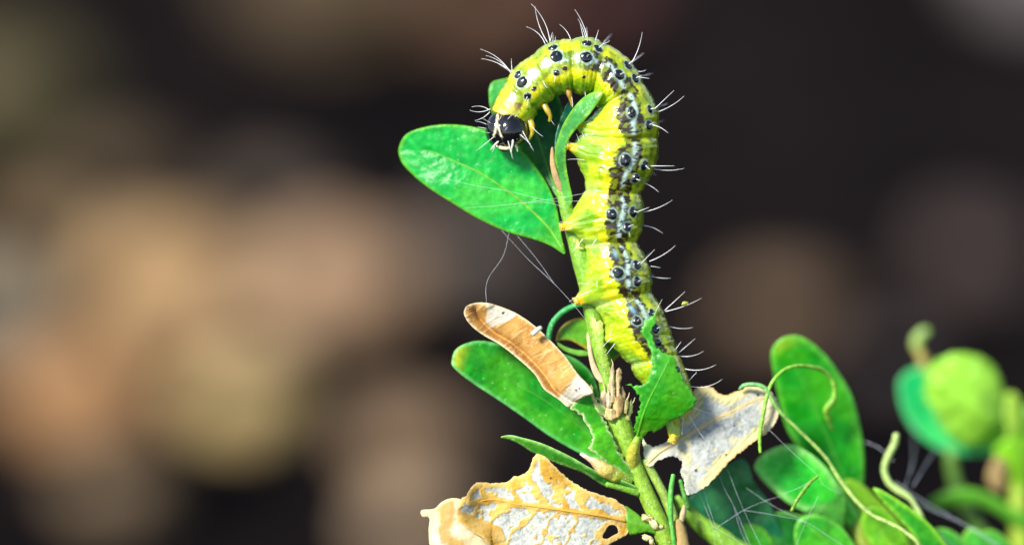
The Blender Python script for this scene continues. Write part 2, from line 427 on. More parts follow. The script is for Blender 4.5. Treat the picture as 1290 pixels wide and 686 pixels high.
    if midrib is not None:
        nm = int(259 * up_to); mm = M[3:nm:5].copy()
        # ride on the blade's own surface along the rib
        wz = np.array([w[((xy - m_[:2]) ** 2).sum(1).argmin()] for m_ in mm])
        k = np.ones(5) / 5; wz = np.convolve(np.pad(wz, 2, mode='edge'), k, 'valid')
        rr = np.linspace(mid_r, mid_r * 0.3, len(mm))
        ok = inside(mm[:, 0], mm[:, 1], bd)
        for h in hl: ok &= ~inside(mm[:, 0], mm[:, 1], h)
        if ok.sum() > 4:
            mm, wz, rr = mm[ok], wz[ok], rr[ok]
            v, f = tube_arrays(np.c_[mm[:, :2], wz - rr * 0.35 + (0 if mid_side > 0 else -thick)], rr, 8)
            cc = np.tile(np.asarray(midrib, float), (len(v), 1))
            mo = make_obj('midrib', P(v), f, mat, parent, cc); mo.parent = o
    return o

def resample_closed(p, n):
    q = np.vstack([p, p[:1]]); s = np.r_[0, np.cumsum(np.linalg.norm(np.diff(q, axis=0), axis=1))]
    w = np.linspace(0, s[-1], n, endpoint=False)
    return np.stack([np.interp(w, s, q[:, k]) for k in range(2)], 1)

G_MID = (0.030, 0.240, 0.022)
G_DARK = (0.010, 0.130, 0.020)
G_TEAL = (0.012, 0.170, 0.060)
G_YEL = (0.200, 0.330, 0.018)
OCHRE = (0.62, 0.34, 0.06)
CREAM = (0.72, 0.62, 0.36)

def green(base, tip=None, edge=None, base2=None, edge_w=5, seed=0, tip_t=0.9, edge_side=0, mott=0.35):
    def f(x, y, t, d, b):
        n1 = fbm(x * 0.02 + seed, y * 0.02, seed); n2 = fbm(x * 0.11, y * 0.11 + seed, seed + 1)
        c = np.tile(np.asarray(base, float), (len(x), 1)) * (1 + mott * (n1 - 0.5) * 2 + 0.25 * (n2 - 0.5))[:, None]
        if base[1] > 3 * base[0]: c = c + np.array([0.045, 0.05, 0.0]) * (sstep(0.46, 0.72, n1) * 0.8)[:, None]
        if base2 is not None: c = mix(c, np.asarray(base2), sstep(0.25, 0.0, t) * 0.8)
        if tip is not None: c = mix(c, np.asarray(tip), sstep(tip_t - 0.07, tip_t + 0.06, t + 0.12 * (n1 - 0.5)) * 0.9)
        if edge is not None:
            m = sstep(edge_w, edge_w * 0.3, b + 3 * (n2 - 0.5))
            if edge_side: m = m * (np.sign(d) == edge_side)
            c = mix(c, np.asarray(edge), m * 0.85)
        ph = t * 11 - np.abs(d) * 0.03
        c = c * (1 + 0.16 * np.exp(-((np.abs(ph - np.round(ph))) / 0.10) ** 2))[:, None]
        return c
    return f

def P1(x, y, w): return P([(x, y, w)])[0]

# ================= leading shoot
root_xy = P1(905, 1000, -40)
shoot = thing('box_shoot', (root_xy[0] + 0.004, root_xy[1] - 0.006, 0), 'leading boxwood shoot with chewed green and skeletonised leaves, gripped by the caterpillar', 'shoot')
YG = (0.26, 0.36, 0.035)
tube('stem', [(706, 226, -4, 6), (709, 245, -4, 7.5), (716, 272, -4, 9), (724, 300, -4, 10), (733, 328, -4, 12.5), (740, 360, -4, 10.5), (746, 392, -4, 10.5), (755, 435, -4, 10.5),
              (764, 475, -4, 11), (774, 510, -4, 14), (785, 545, -4, 14), (797, 580, -4, 10.5), (811, 615, -4, 10.2), (828, 652, -4, 11.5), (842, 690, -6, 12.5), (862, 760, -14, 13), (885, 880, -25, 14), (905, 1000, -40, 15)],
     M_STEM, shoot, [(0.16, 0.36, 0.03), (0.22, 0.38, 0.03), YG, (0.24, 0.30, 0.03), (0.16, 0.22, 0.03), (0.12, 0.10, 0.04), (0.10, 0.075, 0.045)], n=150, ns=20, lump=0.10, seed=3,
     world_tail=[(root_xy[0] + 0.002, root_xy[1] - 0.004, 0.05, 0.0012), (root_xy[0] + 0.004, root_xy[1] - 0.006, -0.01, 0.0016)])

# big smooth leaf to the left of the head
leaf('leaf', [(712, 319), (707, 296), (702, 265), (693, 240), (679, 216), (658, 191), (634, 174), (609, 163), (584, 158), (556, 157), (528, 162), (511, 170), (503, 184), (503, 197), (511, 211), (535, 233), (567, 254), (602, 275), (637, 291), (672, 301), (693, 309), (706, 317)],
     [(712, 319), (693, 289), (665, 261), (637, 239), (605, 218), (574, 204), (542, 191), (503, 189)], [-4, -10, -12, -13, -18, -24, -36], shoot,
     green((0.004, 0.36, 0.045), edge=(0.12, 0.44, 0.02), base2=(0.09, 0.36, 0.015), edge_w=4, seed=1, mott=0.2), M_LEAF, kL=0.10, kR=0.16, cL=-0.002, cR=-0.0014, label='broad smooth green leaf under the black head',
     midrib=(0.16, 0.45, 0.05), mid_r=2.4, vein=0.35, seed=1, rough_w=0.9, up_to=0.9)
# leaf standing behind the head
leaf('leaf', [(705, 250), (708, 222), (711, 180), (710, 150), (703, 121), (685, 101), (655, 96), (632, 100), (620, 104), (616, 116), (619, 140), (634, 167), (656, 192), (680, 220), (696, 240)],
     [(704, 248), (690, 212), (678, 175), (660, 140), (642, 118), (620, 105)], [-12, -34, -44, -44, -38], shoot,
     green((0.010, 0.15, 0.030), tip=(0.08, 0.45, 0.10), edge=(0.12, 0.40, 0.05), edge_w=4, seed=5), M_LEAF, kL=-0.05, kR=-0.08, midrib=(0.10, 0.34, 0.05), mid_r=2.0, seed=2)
# narrow folded leaf crossing in front of the belly
leaf('leaf', [(711, 265), (703, 238), (699, 212), (699, 188), (708, 159), (722, 136), (737, 121), (754, 114), (758, 121), (740, 147), (722, 167), (714, 183), (713, 207), (717, 231), (721, 250), (717, 264)],
     [(714, 264), (710, 235), (706, 208), (706, 186), (715, 163), (731, 142), (756, 118)], [2, 6, 10, 14, 18, 26, 34], shoot,
     green((0.05, 0.30, 0.05), tip=(0.40, 0.34, 0.08), edge=(0.20, 0.46, 0.04), edge_w=4, seed=8, tip_t=1.0), M_LEAF, kL=-0.5, kR=0.35, thick=3, label='narrow folded leaf under the belly', seed=3, rough_w=0.5)
leaf('leaf', [(699, 196), (700, 172), (706, 150), (715, 130), (723, 126), (722, 136), (712, 154), (705, 178), (702, 196)],
     [(701, 196), (704, 170), (712, 148), (720, 128)], [4, 0, -2, -2], shoot, green((0.008, 0.15, 0.09), seed=9), M_LEAF, kL=0.4, kR=-0.2, thick=2.5, seed=4, rough_w=0.4)
# dried bud scale beside the top of the stem
leaf('bud_scale', [(704, 240), (697, 226), (693, 206), (694, 188), (697, 186), (699, 206), (705, 224), (709, 238)], [(706, 239), (698, 215), (696, 188)], [4, 8, 6], shoot,
     green((0.48, 0.33, 0.15), seed=2), M_DRY, thick=2, spacing=2, rough_w=0.4)
# torn flange and sheath on the stem
leaf('leaf_base', [(772, 492), (762, 478), (753, 450), (748, 425), (744, 404), (748, 399), (752, 405), (757, 402), (760, 408), (762, 430), (768, 458), (774, 482)], [(772, 490), (760, 450), (753, 404)], [4, 9, 10], shoot,
     green((0.26, 0.40, 0.05), tip=(0.45, 0.45, 0.12), seed=4), M_STEM, kL=-0.25, kR=-0.25, jag=1.4, thick=4, spacing=2, rough_w=0.6)
leaf('bud_scale', [(757, 482), (748, 472), (742, 452), (739, 424), (741, 418), (744, 432), (748, 452), (755, 468), (760, 478)], [(757, 480), (746, 455), (741, 420)], [6, 6, -2], shoot,
     green((0.75, 0.58, 0.36), seed=6), M_DRY, thick=2, spacing=2, rough_w=0.4)
# dry scales of the node
SC = [([(768, 507), (766, 488), (768, 470), (770, 460), (774, 462), (774, 480), (777, 508)], 15), ([(776, 504), (775, 484), (777, 466), (780, 462), (784, 468), (781, 490), (780, 508)], 11),
      ([(758, 514), (755, 503), (757, 493), (762, 490), (767, 497), (770, 512)], 12), ([(771, 524), (772, 510), (778, 497), (781, 494), (786, 504), (785, 518), (779, 526)], 17),
      ([(786, 530), (787, 514), (788, 506), (792, 508), (796, 502), (798, 514), (794, 530)], 9), ([(779, 504), (779, 490), (784, 486), (789, 498), (787, 510)], 5), ([(760, 524), (764, 513), (775, 515), (779, 524), (770, 530)], 16),
      ([(764, 512), (762, 500), (766, 492), (771, 500), (770, 514)], 15), ([(784, 520), (786, 508), (791, 500), (793, 508), (790, 522)], 13)]
for i, (pl, w) in enumerate(SC):
    c_ = np.mean(pl, 0)
    cc_ = [(0.74, 0.60, 0.36), (0.66, 0.50, 0.26), (0.70, 0.56, 0.34), (0.60, 0.42, 0.18), (0.34, 0.42, 0.15), (0.62, 0.48, 0.28), (0.68, 0.52, 0.24), (0.78, 0.68, 0.48), (0.50, 0.46, 0.18)][i]
    def cf(x, y, t, d, b, cc_=cc_, i=i):
        n_ = fbm(x * 0.55, y * 0.12, 90 + i); q_ = mix(np.asarray(cc_) * 0.62, np.minimum(np.asarray(cc_) * 1.15, 0.85), sstep(0.3, 0.65, n_))
        return mix(q_, (0.40, 0.24, 0.07), sstep(0.3, 0.0, t) * 0.6)
    leaf('bud_scale', pl, [(c_[0], max(p[1] for p in pl)), (c_[0], min(p[1] for p in pl))], [w, w + 3], shoot, cf, M_DRY, kL=-0.7, kR=-0.5, jag=0.9, thick=0.9, spacing=1.3, rough_w=1.0, seed=i, smooth=False)
for (x0, y0, x1, y1, w) in [(762, 492, 758, 478, 10), (772, 462, 770, 452, 14), (788, 506, 793, 494, 8), (757, 505, 750, 500, 10), (795, 510, 800, 500, 7)]:
    tube('dry_fibre', [(x0, y0 + 8, w, 1.4), (x0, y0, w, 1.1), ((x0 + x1) / 2 + 1, (y0 + y1) / 2, w + 1, 0.8), (x1, y1, w + 2, 0.3)], M_DRY, shoot, (0.72, 0.58, 0.34), n=10, ns=6)
# torn remnant left of the node
leaf('leaf_remnant', [(772, 532), (758, 524), (749, 513), (745, 498), (743, 484), (747, 490), (750, 503), (758, 510), (768, 516), (778, 524)], [(772, 528), (756, 515), (745, 488)], [8, 14, 12], shoot,
     green((0.14, 0.34, 0.06), edge=(0.55, 0.55, 0.25), edge_w=4, seed=3), M_LEAF, jag=1.6, thick=2.5, spacing=2, rough_w=0.5, seed=3)

# chewed leaf in front of the tail
leaf('leaf', [(801, 556), (799, 540), (803, 523), (807, 510), (806, 500), (801, 491), (789, 482), (799, 485), (810, 483), (817, 472), (822, 457), (817, 434), (808, 419), (807, 411), (812, 404), (820, 399), (827, 392), (825, 404), (821, 418), (825, 433), (834, 442), (845, 446), (849, 452), (854, 466), (862, 479), (871, 492), (877, 506), (867, 518), (851, 528), (830, 540), (815, 547), (806, 556)],
     [(802, 554), (809, 526), (818, 503), (830, 479), (845, 449)], [12, 34, 44, 48, 46], shoot,
     green((0.022, 0.27, 0.008), edge=(0.08, 0.40, 0.03), base2=(0.16, 0.36, 0.02), edge_w=3.5, seed=12, mott=0.25), M_LEAF, kL=-0.16, kR=-0.10, cR=-0.002, jag=1.9, thick=2.4, spacing=2.2, label='green leaf with ragged chewed edges in front of the tail',
     midrib=(0.12, 0.44, 0.03), mid_r=2.0, vein=0.4, seed=6, up_to=0.99)

tube('petiole', [(804, 549, 14, 3.5), (801, 558, 12, 6), (798, 568, 8, 8), (797, 580, 2, 8.5), (801, 592, -2, 7)], M_STEM, shoot, [(0.16, 0.36, 0.02), (0.36, 0.36, 0.03), (0.34, 0.34, 0.04), (0.22, 0.28, 0.03)], n=24, ns=14, lump=0.1)
# dead curled leaf with its green stub
def col_dead(x, y, t, d, b):
    n1 = fbm(x * 0.05, y * 0.05, 4)
    c = mix((0.50, 0.25, 0.06), (0.72, 0.42, 0.12), sstep(0.3, 0.7, n1))
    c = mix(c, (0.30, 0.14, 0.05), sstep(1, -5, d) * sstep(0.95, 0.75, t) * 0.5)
    L_ = (x * 0.80 + y * 0.60); Q_ = (-x * 0.60 + y * 0.80)
    v1 = np.abs(fbm(L_ * 0.16 + Q_ * 0.05, Q_ * 0.030 - L_ * 0.012, 6, 2) - 0.5); v2 = np.abs(fbm(L_ * 0.09 - Q_ * 0.06, Q_ * 0.045 + 9, 8, 3) - 0.5)
    c = mix(c, (0.82, 0.58, 0.26), np.maximum(sstep(0.055, 0.0, v1), 0.7 * sstep(0.04, 0.0, v2)) * 0.75)
    tipm = inside(x, y, [(612, 372), (650, 385), (652, 396), (640, 404), (618, 413), (611, 404), (614, 392)])
    c = mix(c, (0.78, 0.73, 0.60), tipm * 0.95)
    basem = sstep(0.125, 0.095, t + 0.05 * (n1 - 0.5))
    c = mix(c, (0.78, 0.73, 0.62), basem)
    c = mix(c, (0.82, 0.68, 0.42), sstep(3.2, 1.0, b) * 0.9)
    for (cx, cy, r) in [(634, 394, 2.2), (726, 491, 1.8), (730, 489, 1.6)]:
        c = mix(c, (0.03, 0.025, 0.02), sstep(r, r * 0.6, np.hypot(x - cx, y - cy)))
    return c
def rel_dead(x, y, t, d, b):
    L_ = (x * 0.80 + y * 0.60); Q_ = (-x * 0.60 + y * 0.80)
    v1 = np.abs(fbm(L_ * 0.16 + Q_ * 0.05, Q_ * 0.030 - L_ * 0.012, 6, 2) - 0.5)
    return 0.9 * sstep(0.06, 0.0, v1) - 3.5 * np.exp(-(np.abs(d) / 3.0) ** 2)
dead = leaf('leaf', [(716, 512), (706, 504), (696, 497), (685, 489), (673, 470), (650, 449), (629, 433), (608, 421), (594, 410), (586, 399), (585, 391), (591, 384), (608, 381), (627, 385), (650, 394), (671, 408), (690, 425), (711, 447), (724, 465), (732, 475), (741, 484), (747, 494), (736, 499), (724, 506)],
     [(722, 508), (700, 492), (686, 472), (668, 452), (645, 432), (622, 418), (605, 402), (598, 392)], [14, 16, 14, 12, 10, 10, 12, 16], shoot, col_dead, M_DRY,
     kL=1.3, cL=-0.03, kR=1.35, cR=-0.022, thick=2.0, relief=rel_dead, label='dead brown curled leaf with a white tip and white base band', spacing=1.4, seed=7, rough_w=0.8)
flake = tube('flake', [(671, 421, 46, 3.2), (676, 416, 47, 3.4), (682, 412, 48, 2.6)], M_DRY, shoot, (0.62, 0.66, 0.58), n=8, ns=6); flake.parent = dead
leaf('leaf', [(720, 513), (729, 521), (737, 531), (745, 543), (747, 556), (741, 565), (752, 572), (764, 582), (782, 594), (800, 607), (806, 599), (796, 590), (783, 572), (774, 554), (762, 530), (752, 510), (746, 494), (734, 498), (723, 506)],
     [(802, 604), (775, 576), (757, 548), (733, 506)], [2, 12, 18, 14], shoot, green((0.035, 0.30, 0.010), edge=(0.50, 0.56, 0.30), base2=(0.20, 0.36, 0.03), edge_w=3, seed=14, edge_side=0), M_LEAF, kL=0.25, kR=-0.3, jag=1.7, thick=2.4, spacing=2.2, label='green stub of the dead curled leaf with a gnawed edge', seed=8)
# big glossy leaf behind the dead leaf
leaf('leaf', [(790, 598), (768, 588), (745, 576), (724, 567), (693, 549), (658, 524), (623, 500), (591, 479), (573, 464), (569, 455), (574, 440), (588, 432), (606, 429), (632, 433), (662, 437), (694, 442), (722, 450), (744, 468), (754, 492), (764, 530), (780, 570), (794, 594)],
     [(788, 594), (758, 562), (722, 530), (680, 500), (630, 474), (571, 455)], [-14, -26, -32, -32, -28, -20], shoot,
     green((0.010, 0.25, 0.010), tip=(0.50, 0.50, 0.02), edge=(0.12, 0.46, 0.12), edge_w=5, seed=17, tip_t=0.985), M_LEAF, kL=0.32, kR=0.05, cL=-0.002, midrib=(0.06, 0.32, 0.03), mid_r=2, vein=0.3, seed=9, label='long glossy green leaf with a yellow tip behind the dead leaf')
# slim leaf seen nearly edge on
leaf('leaf', [(808, 623), (792, 619), (777, 612), (766, 614), (752, 607), (735, 596), (713, 588), (692, 580), (672, 571), (655, 560), (642, 554), (630, 551), (642, 548), (660, 552), (681, 558), (702, 567), (724, 578), (741, 588), (756, 595), (776, 602), (800, 612)],
     [(806, 619), (770, 606), (735, 592), (700, 576), (660, 558), (632, 551)], [2, 12, 20, 22, 20, 14], shoot, green((0.03, 0.27, 0.02), edge=(0.30, 0.56, 0.16), edge_w=4, seed=21, edge_side=0), M_LEAF, kL=-1.0, kR=0.9, thick=3, seed=10, rough_w=0.6, spacing=2.2)
tube('petiole', [(764, 609, 8, 4), (785, 614, 4, 5), (806, 620, -2, 6)], M_STEM, shoot, (0.16, 0.36, 0.03), n=14)
# pointed bud
tube('bud', [(731, 571, 20, 1.6), (735, 573, 20, 2.8), (743, 578, 20, 3.6), (751, 583, 19, 6.5), (760, 590, 17, 9.5), (770, 596, 13, 9.5), (781, 601, 8, 7.5), (794, 606, 0, 6)], M_STEM, shoot,
     [(0.72, 0.62, 0.48), (0.60, 0.40, 0.22), (0.50, 0.42, 0.10), (0.36, 0.44, 0.03), (0.20, 0.38, 0.03)], n=40, lump=0.12, seed=5)

# skeletonised ochre leaf
def win8(x, y, t, d, b):
    n1 = fbm(x * 0.07, y * 0.07, 31); n2 = fbm(x * 0.022 + 4, y * 0.022, 37, 3); n6 = fbm(x * 0.16, y * 0.16, 39)
    q = t * 6.4 - np.abs(d) * 0.017 + 1.5 * (n2 - 0.5) + 0.25 * (n6 - 0.5) + (d > 0) * 0.4
    k = np.round(q); vd = np.abs(q - k)
    keep_ = np.where(hash2(k, (d > 0) * 1.0, 5) > 0.12, 1.0, 0.35) * (0.6 + 1.1 * hash2(k, (d > 0) * 2.0, 8))
    wid = keep_ * (0.13 + 0.10 * (n1 - 0.5)) * (1.25 - 0.012 * np.abs(d))
    m = sstep(wid * 0.8, wid * 0.8 + 0.03, vd) * sstep(3.0, 5.5, np.abs(d) + 5 * (n6 - 0.5)) * sstep(5, 9, b + 9 * (n1 - 0.5))
    m = m * sstep(0.34, 0.37, n6 * 0.6 + n1 * 0.4)
    fold = inside(x, y, [(672, 566), (690, 575), (716, 602), (706, 636), (694, 630), (682, 596), (668, 608), (652, 616), (640, 612)])
    m = m * np.where(fold, sstep(0.50, 0.56, n1), 1)
    low = inside(x, y, [(575, 640), (598, 650), (632, 664), (645, 705), (575, 705)])
    return m * np.where(low, 0.1, 1)
def col8(x, y, t, d, b):
    n1 = fbm(x * 0.06, y * 0.06, 41); n3 = fbm(x * 0.33, y * 0.33, 43); n4 = fbm(x * 0.10 + y * 0.45, y * 0.08 - x * 0.02, 45)
    c = mix((0.60, 0.34, 0.04), (0.76, 0.51, 0.13), sstep(0.3, 0.7, n1)) * (0.70 + 0.55 * n4)[:, None]
    c = mix(c, (0.80, 0.62, 0.30), sstep(4, 1, b) * 0.6)
    n3 = 0.5 * n3 + 0.5 * fbm(x * 0.7, y * 0.35, 47)
    wc = mix((0.36, 0.39, 0.37), (0.56, 0.58, 0.51), sstep(0.34, 0.54, n3))
    c = mix(c, wc, win8(x, y, t, d, b))
    for (cx, cy, r) in [(694, 602, 2.0), (749, 653, 1.2)]: c = mix(c, (0.03, 0.025, 0.02), sstep(r, r * 0.6, np.hypot(x - cx, y - cy)))
    return c
def rel8(x, y, t, d, b):
    return -1.3 * win8(x, y, t, d, b) + 0.8 * np.exp(-(np.abs(d) / 3) ** 2) + (fbm(x * 0.5, y * 0.5, 51) - 0.5) * 0.7 + 1.2 * (fbm(x * 0.08, y * 0.2, 53) - 0.5)
def wf8(x, y, t, d):
    up = sstep(0, 70, 640 - y)
    left = sstep(640, 580, x)
    return 14 * np.exp(-((x - 683) / 26) ** 2) * up - 10 * up + 22 * left * sstep(4, 40, np.hypot(x - 616, (y - 645)))
skel = leaf('leaf', [(791, 654), (789, 640), (780, 632), (771, 627), (743, 618), (724, 608), (703, 591), (688, 575), (680, 569), (674, 573), (670, 580), (665, 592), (656, 598), (647, 600), (638, 606), (623, 608), (603, 607), (594, 613), (588, 623), (580, 629), (575, 641), (577, 655), (593, 668), (608, 677), (624, 692), (655, 706), (700, 708), (740, 698), (766, 686), (779, 679), (791, 671)],
     [(791, 656), (762, 650), (735, 646), (708, 642), (678, 638), (648, 634), (619, 629), (592, 634)], [4, 14, 20, 22, 22, 20, 20, 26], shoot, col8, M_DRY, kR=-0.12, kL=0.10, holes=[[(759, 676), (763, 668), (768, 661), (776, 662), (779, 670), (772, 674), (765, 678)]],
     thick=1.3, spacing=1.35, jag=0.6, relief=rel8, wfn=wf8, midrib=(0.70, 0.42, 0.08), mid_r=2.4, label='skeletonised ochre leaf with pale grey windows and a small hole', seed=11)
leaf('leaf_base', [(787, 637), (796, 641), (805, 648), (813, 656), (830, 661), (842, 668), (838, 677), (815, 670), (792, 673), (789, 656)], [(838, 670), (812, 662), (789, 655)], [2, 8, 8], shoot,
     green((0.12, 0.36, 0.025), base2=(0.30, 0.34, 0.05), seed=24), M_LEAF, kL=-0.35, kR=-0.35, thick=4, spacing=2, rough_w=0.5)
def col9(x, y, t, d, b):
    n1 = fbm(x * 0.06, y * 0.06, 61); n4 = fbm(x * 0.3 + y * 0.3, y * 0.06, 62)
    c = mix((0.78, 0.68, 0.40), (0.80, 0.76, 0.60), sstep(0.35, 0.6, n1)) * (0.88 + 0.25 * n4)[:, None]
    c = mix(c, (0.62, 0.36, 0.06), sstep(0.52, 0.62, fbm(x * 0.05, y * 0.03, 66)) * 0.8)
    vn_ = np.abs(fbm(x * 0.10 + y * 0.07, y * 0.05 - x * 0.03, 68, 2) - 0.5)
    c = mix(c, (0.50, 0.36, 0.12), sstep(0.03, 0.0, vn_) * 0.5)
    return mix(c, (0.80, 0.68, 0.38), sstep(5, 1.5, b))
leaf('leaf', [(531, 642), (532, 650), (541, 652), (540, 668), (543, 690), (560, 706), (600, 712), (640, 712), (640, 690), (605, 676), (588, 660), (584, 640), (582, 629), (568, 627), (556, 632), (547, 640)],
     [(630, 704), (600, 680), (565, 655), (533, 646)], [6, 8, 12, 12], shoot, col9, M_DRY, kL=0.1, kR=-0.1, thick=2, spacing=2.2, label='pale cream dead leaf under the ochre one', seed=12)
# small lumps at the lower node
LU = [(816, 653, 8, 6, 0.3), (823, 659, 8, 6.5, 0.9), (829, 663, 6, 4.5, 0.2), (815, 677, 8, 5, 0.5), (821, 682, 9, 3.6, 1.3), (726, 305, 4, 5, 0.8), (731, 312, 5, 4, 0.3), (742, 304, 6, 4, 1.4)]
for i, (x, y, w, r, an) in enumerate(LU):
    v = ICO3[0]; d = 1 + 0.8 * (fbm(v[:, 0] * 1.5 + i * 3, v[:, 1] * 1.5 + v[:, 2] * 1.7, i) - 0.5) * 2
    q = v * d[:, None] * r * [1.35, 0.8, 0.9]
    vv = np.stack([q[:, 0] * math.cos(an) - q[:, 1] * math.sin(an), q[:, 0] * math.sin(an) + q[:, 1] * math.cos(an), q[:, 2]], 1) + [x, y, w]
    n_ = sstep(0.35, 0.65, fbm(v[:, 0] * 2 + i, v[:, 1] * 2 + v[:, 2] * 2, i + 9))
    cc = mix((0.36, 0.30, 0.06), (0.62, 0.56, 0.30), n_) if i < 5 else mix((0.26, 0.36, 0.04), (0.50, 0.50, 0.12), n_)
    make_obj('bud', P(vv), ICO3[1], M_STEM, shoot, cc)
# grey skeletonised leaf under the tail
def col10(x, y, t, d, b):
    n1 = fbm(x * 0.05, y * 0.05, 71); n3 = fbm(x * 0.28, y * 0.28, 73); n5 = fbm(x * 0.09, y * 0.09, 75)
    n3 = 0.5 * n3 + 0.5 * fbm(x * 0.85 + y * 0.3, y * 0.45 - x * 0.15, 77)
    n3 = 0.6 * n3 + 0.4 * n1
    wc = mix((0.25, 0.275, 0.28), (0.48, 0.50, 0.46), sstep(0.34, 0.58, n3))
    c = mix(wc, (0.62, 0.56, 0.28), sstep(0.62, 0.72, n5) * 0.6)
    rim = sstep(15, 8, b + 12 * (n1 - 0.5)) * sstep(0.18, 0.3, t)
    hat = np.abs(((x * 0.13 + y * 0.11 + n1) % 1) - 0.5)
    rimc = mix((0.72, 0.64, 0.34), (0.42, 0.42, 0.14), sstep(0.30, 0.12, hat) * sstep(5, 9, b))
    c = mix(c, rimc, rim)
    c = mix(c, (0.72, 0.52, 0.20), sstep(3.5, 1.2, b) * sstep(0.25, 0.4, t))
    c = mix(c, (0.74, 0.74, 0.52), sstep(0.20, 0.12, t) * 0.85)
    c = mix(c, (0.62, 0.50, 0.24), np.exp(-(np.abs(d) / 3.0) ** 2))
    c = mix(c, (0.76, 0.66, 0.44), sstep(0.84, 0.93, t + 0.1 * (n1 - 0.5)) * 0.9)
    for (cx, cy, r) in [(877, 592, 2.4), (955, 497, 2.6), (925, 536, 1.5), (915, 572, 1.5), (927, 516, 1.3)]: c = mix(c, (0.03, 0.025, 0.02), sstep(r, r * 0.6, np.hypot(x - cx, y - cy)))
    return c
leaf('leaf', [(808, 549), (814, 557), (823, 562), (833, 559), (843, 553), (848, 545), (851, 533), (864, 524), (873, 508), (873, 492), (884, 487), (897, 488), (909, 497), (922, 495), (934, 491), (944, 484), (959, 484), (972, 494), (981, 510), (980, 526), (970, 541), (954, 553), (938, 565), (917, 583), (891, 611), (867, 623), (862, 607), (857, 594), (859, 581), (847, 574), (836, 577), (827, 581), (817, 588), (812, 575)],
     [(814, 585), (830, 570), (848, 559), (870, 546), (895, 531), (922, 518), (953, 503), (980, 500)], [2, -4, -8, -10, -14, -18, -24, -30], shoot, col10, M_DRY, kL=-0.12, kR=0.18, thick=1.3, spacing=1.4, jag=1.0, midrib=(0.70, 0.58, 0.30), mid_r=2.3,
     relief=lambda x, y, t, d, b: (fbm(x * 0.3, y * 0.3, 81) - 0.5) * 1.8 * sstep(6, 14, b), label='grey papery skeletonised leaf under the tail', seed=13, up_to=0.93)
tube('petiole', [(812, 578, -2, 4), (822, 596, -6, 5.5), (834, 618, -8, 6), (846, 645, -10, 7), (852, 670, -10, 8)], M_STEM, shoot, (0.24, 0.36, 0.06), n=24, lump=0.1)
tube('side_stem', [(852, 625, -30, 4), (862, 640, -36, 9), (885, 662, -42, 12), (915, 684, -48, 14), (960, 725, -60, 15), (940, 800, -50, 14), (895, 890, -28, 14)], M_STEM, shoot, (0.20, 0.40, 0.03), n=60, lump=0.1, ns=16)
tube('green_stick', [(848, 597, 12, 2.6), (845, 620, 12, 3.4), (845, 650, 12, 3.2), (849, 683, 10, 2.8), (850, 700, 2, 3)], M_STEM, shoot, (0.09, 0.38, 0.05), n=30, ns=8, lump=0.15)
tube('green_stick', [(857, 604, -20, 2.2), (862, 622, -22, 3), (868, 640, -26, 3.5)], M_STEM, shoot, (0.10, 0.34, 0.05), n=14, ns=8)
tube('bark_flake', [(852, 655, 4, 5), (857, 668, 6, 7), (861, 690, 6, 9), (866, 715, -2, 8)], M_DRY, shoot, (0.45, 0.32, 0.12), n=16, ns=8, lump=0.4)
tube('bark_flake', [(862, 636, 0, 2), (860, 648, 2, 4), (856, 664, 2, 3)], M_DRY, shoot, (0.55, 0.45, 0.25), n=12, ns=8, lump=0.4)
# curved green stem and the small leaf behind the main stem
tube('curved_petiole', [(690, 440, -18, 3), (691, 427, -16, 3.6), (695, 409, -14, 3.8), (706, 395, -12, 3.8), (719, 387, -12, 3.8), (732, 383, -10, 3.6), (742, 384, -8, 3.4)], M_STEM, shoot, (0.03, 0.28, 0.07), n=40, ns=10)
leaf('leaf', [(700, 430), (704, 416), (715, 405), (731, 400), (746, 404), (764, 424), (784, 441), (776, 452), (764, 456), (752, 448), (739, 440), (722, 430), (708, 428)], [(776, 446), (745, 424), (702, 428)], [-26, -30, -28], shoot,
     green((0.11, 0.36, 0.02), edge=(0.50, 0.36, 0.05), edge_w=4, seed=28), M_LEAF, thick=2.5, seed=14)
leaf('leaf', [(702, 431), (712, 436), (724, 440), (740, 442), (746, 447), (730, 448), (714, 443), (705, 437)], [(744, 445), (722, 442), (703, 433)], [-26, -24, -24], shoot, green((0.14, 0.36, 0.05), seed=29), M_LEAF, thick=2.5, spacing=2, rough_w=0.4)
tube('petiole', [(745, 398, -14, 2.5), (754, 396, -16, 2.5), (763, 396, -18, 2)], M_STEM, shoot, (0.12, 0.40, 0.06), n=8, ns=8)

# ================= caterpillar
Dp = [(620, 139), (633, 109), (647, 88), (667, 71), (687, 57), (710, 50), (734, 47), (754, 51), (774, 61), (793, 77), (808, 97), (818, 117), (827, 136), (830, 158), (830, 174), (828, 195), (823, 212), (815, 230), (808, 244), (810, 258), (810, 272), (808, 290), (804, 305), (811, 322), (818, 339), (821, 355), (822, 368), (833, 387), (842, 410), (848, 428), (855, 446), (863, 467), (870, 487), (873, 505), (871, 520), (865, 531)]
Vp = [(667, 158), (676, 144), (688, 132), (699, 123), (706, 119), (716, 118), (730, 118), (741, 119), (747, 122), (750, 128), (752, 135), (751, 144), (748, 155), (746, 166), (744, 176), (741, 192), (739, 207), (738, 224), (737, 238), (735, 254), (734, 270), (735, 290), (738, 307), (740, 326), (742, 345), (746, 364), (755, 381), (762, 400), (770, 424), (780, 443), (792, 460), (805, 478), (819, 495), (832, 512), (842, 524), (850, 532)]
NR, NA = 780, 208
stn = np.linspace(0, len(Dp) - 1, 60 * len(Dp))
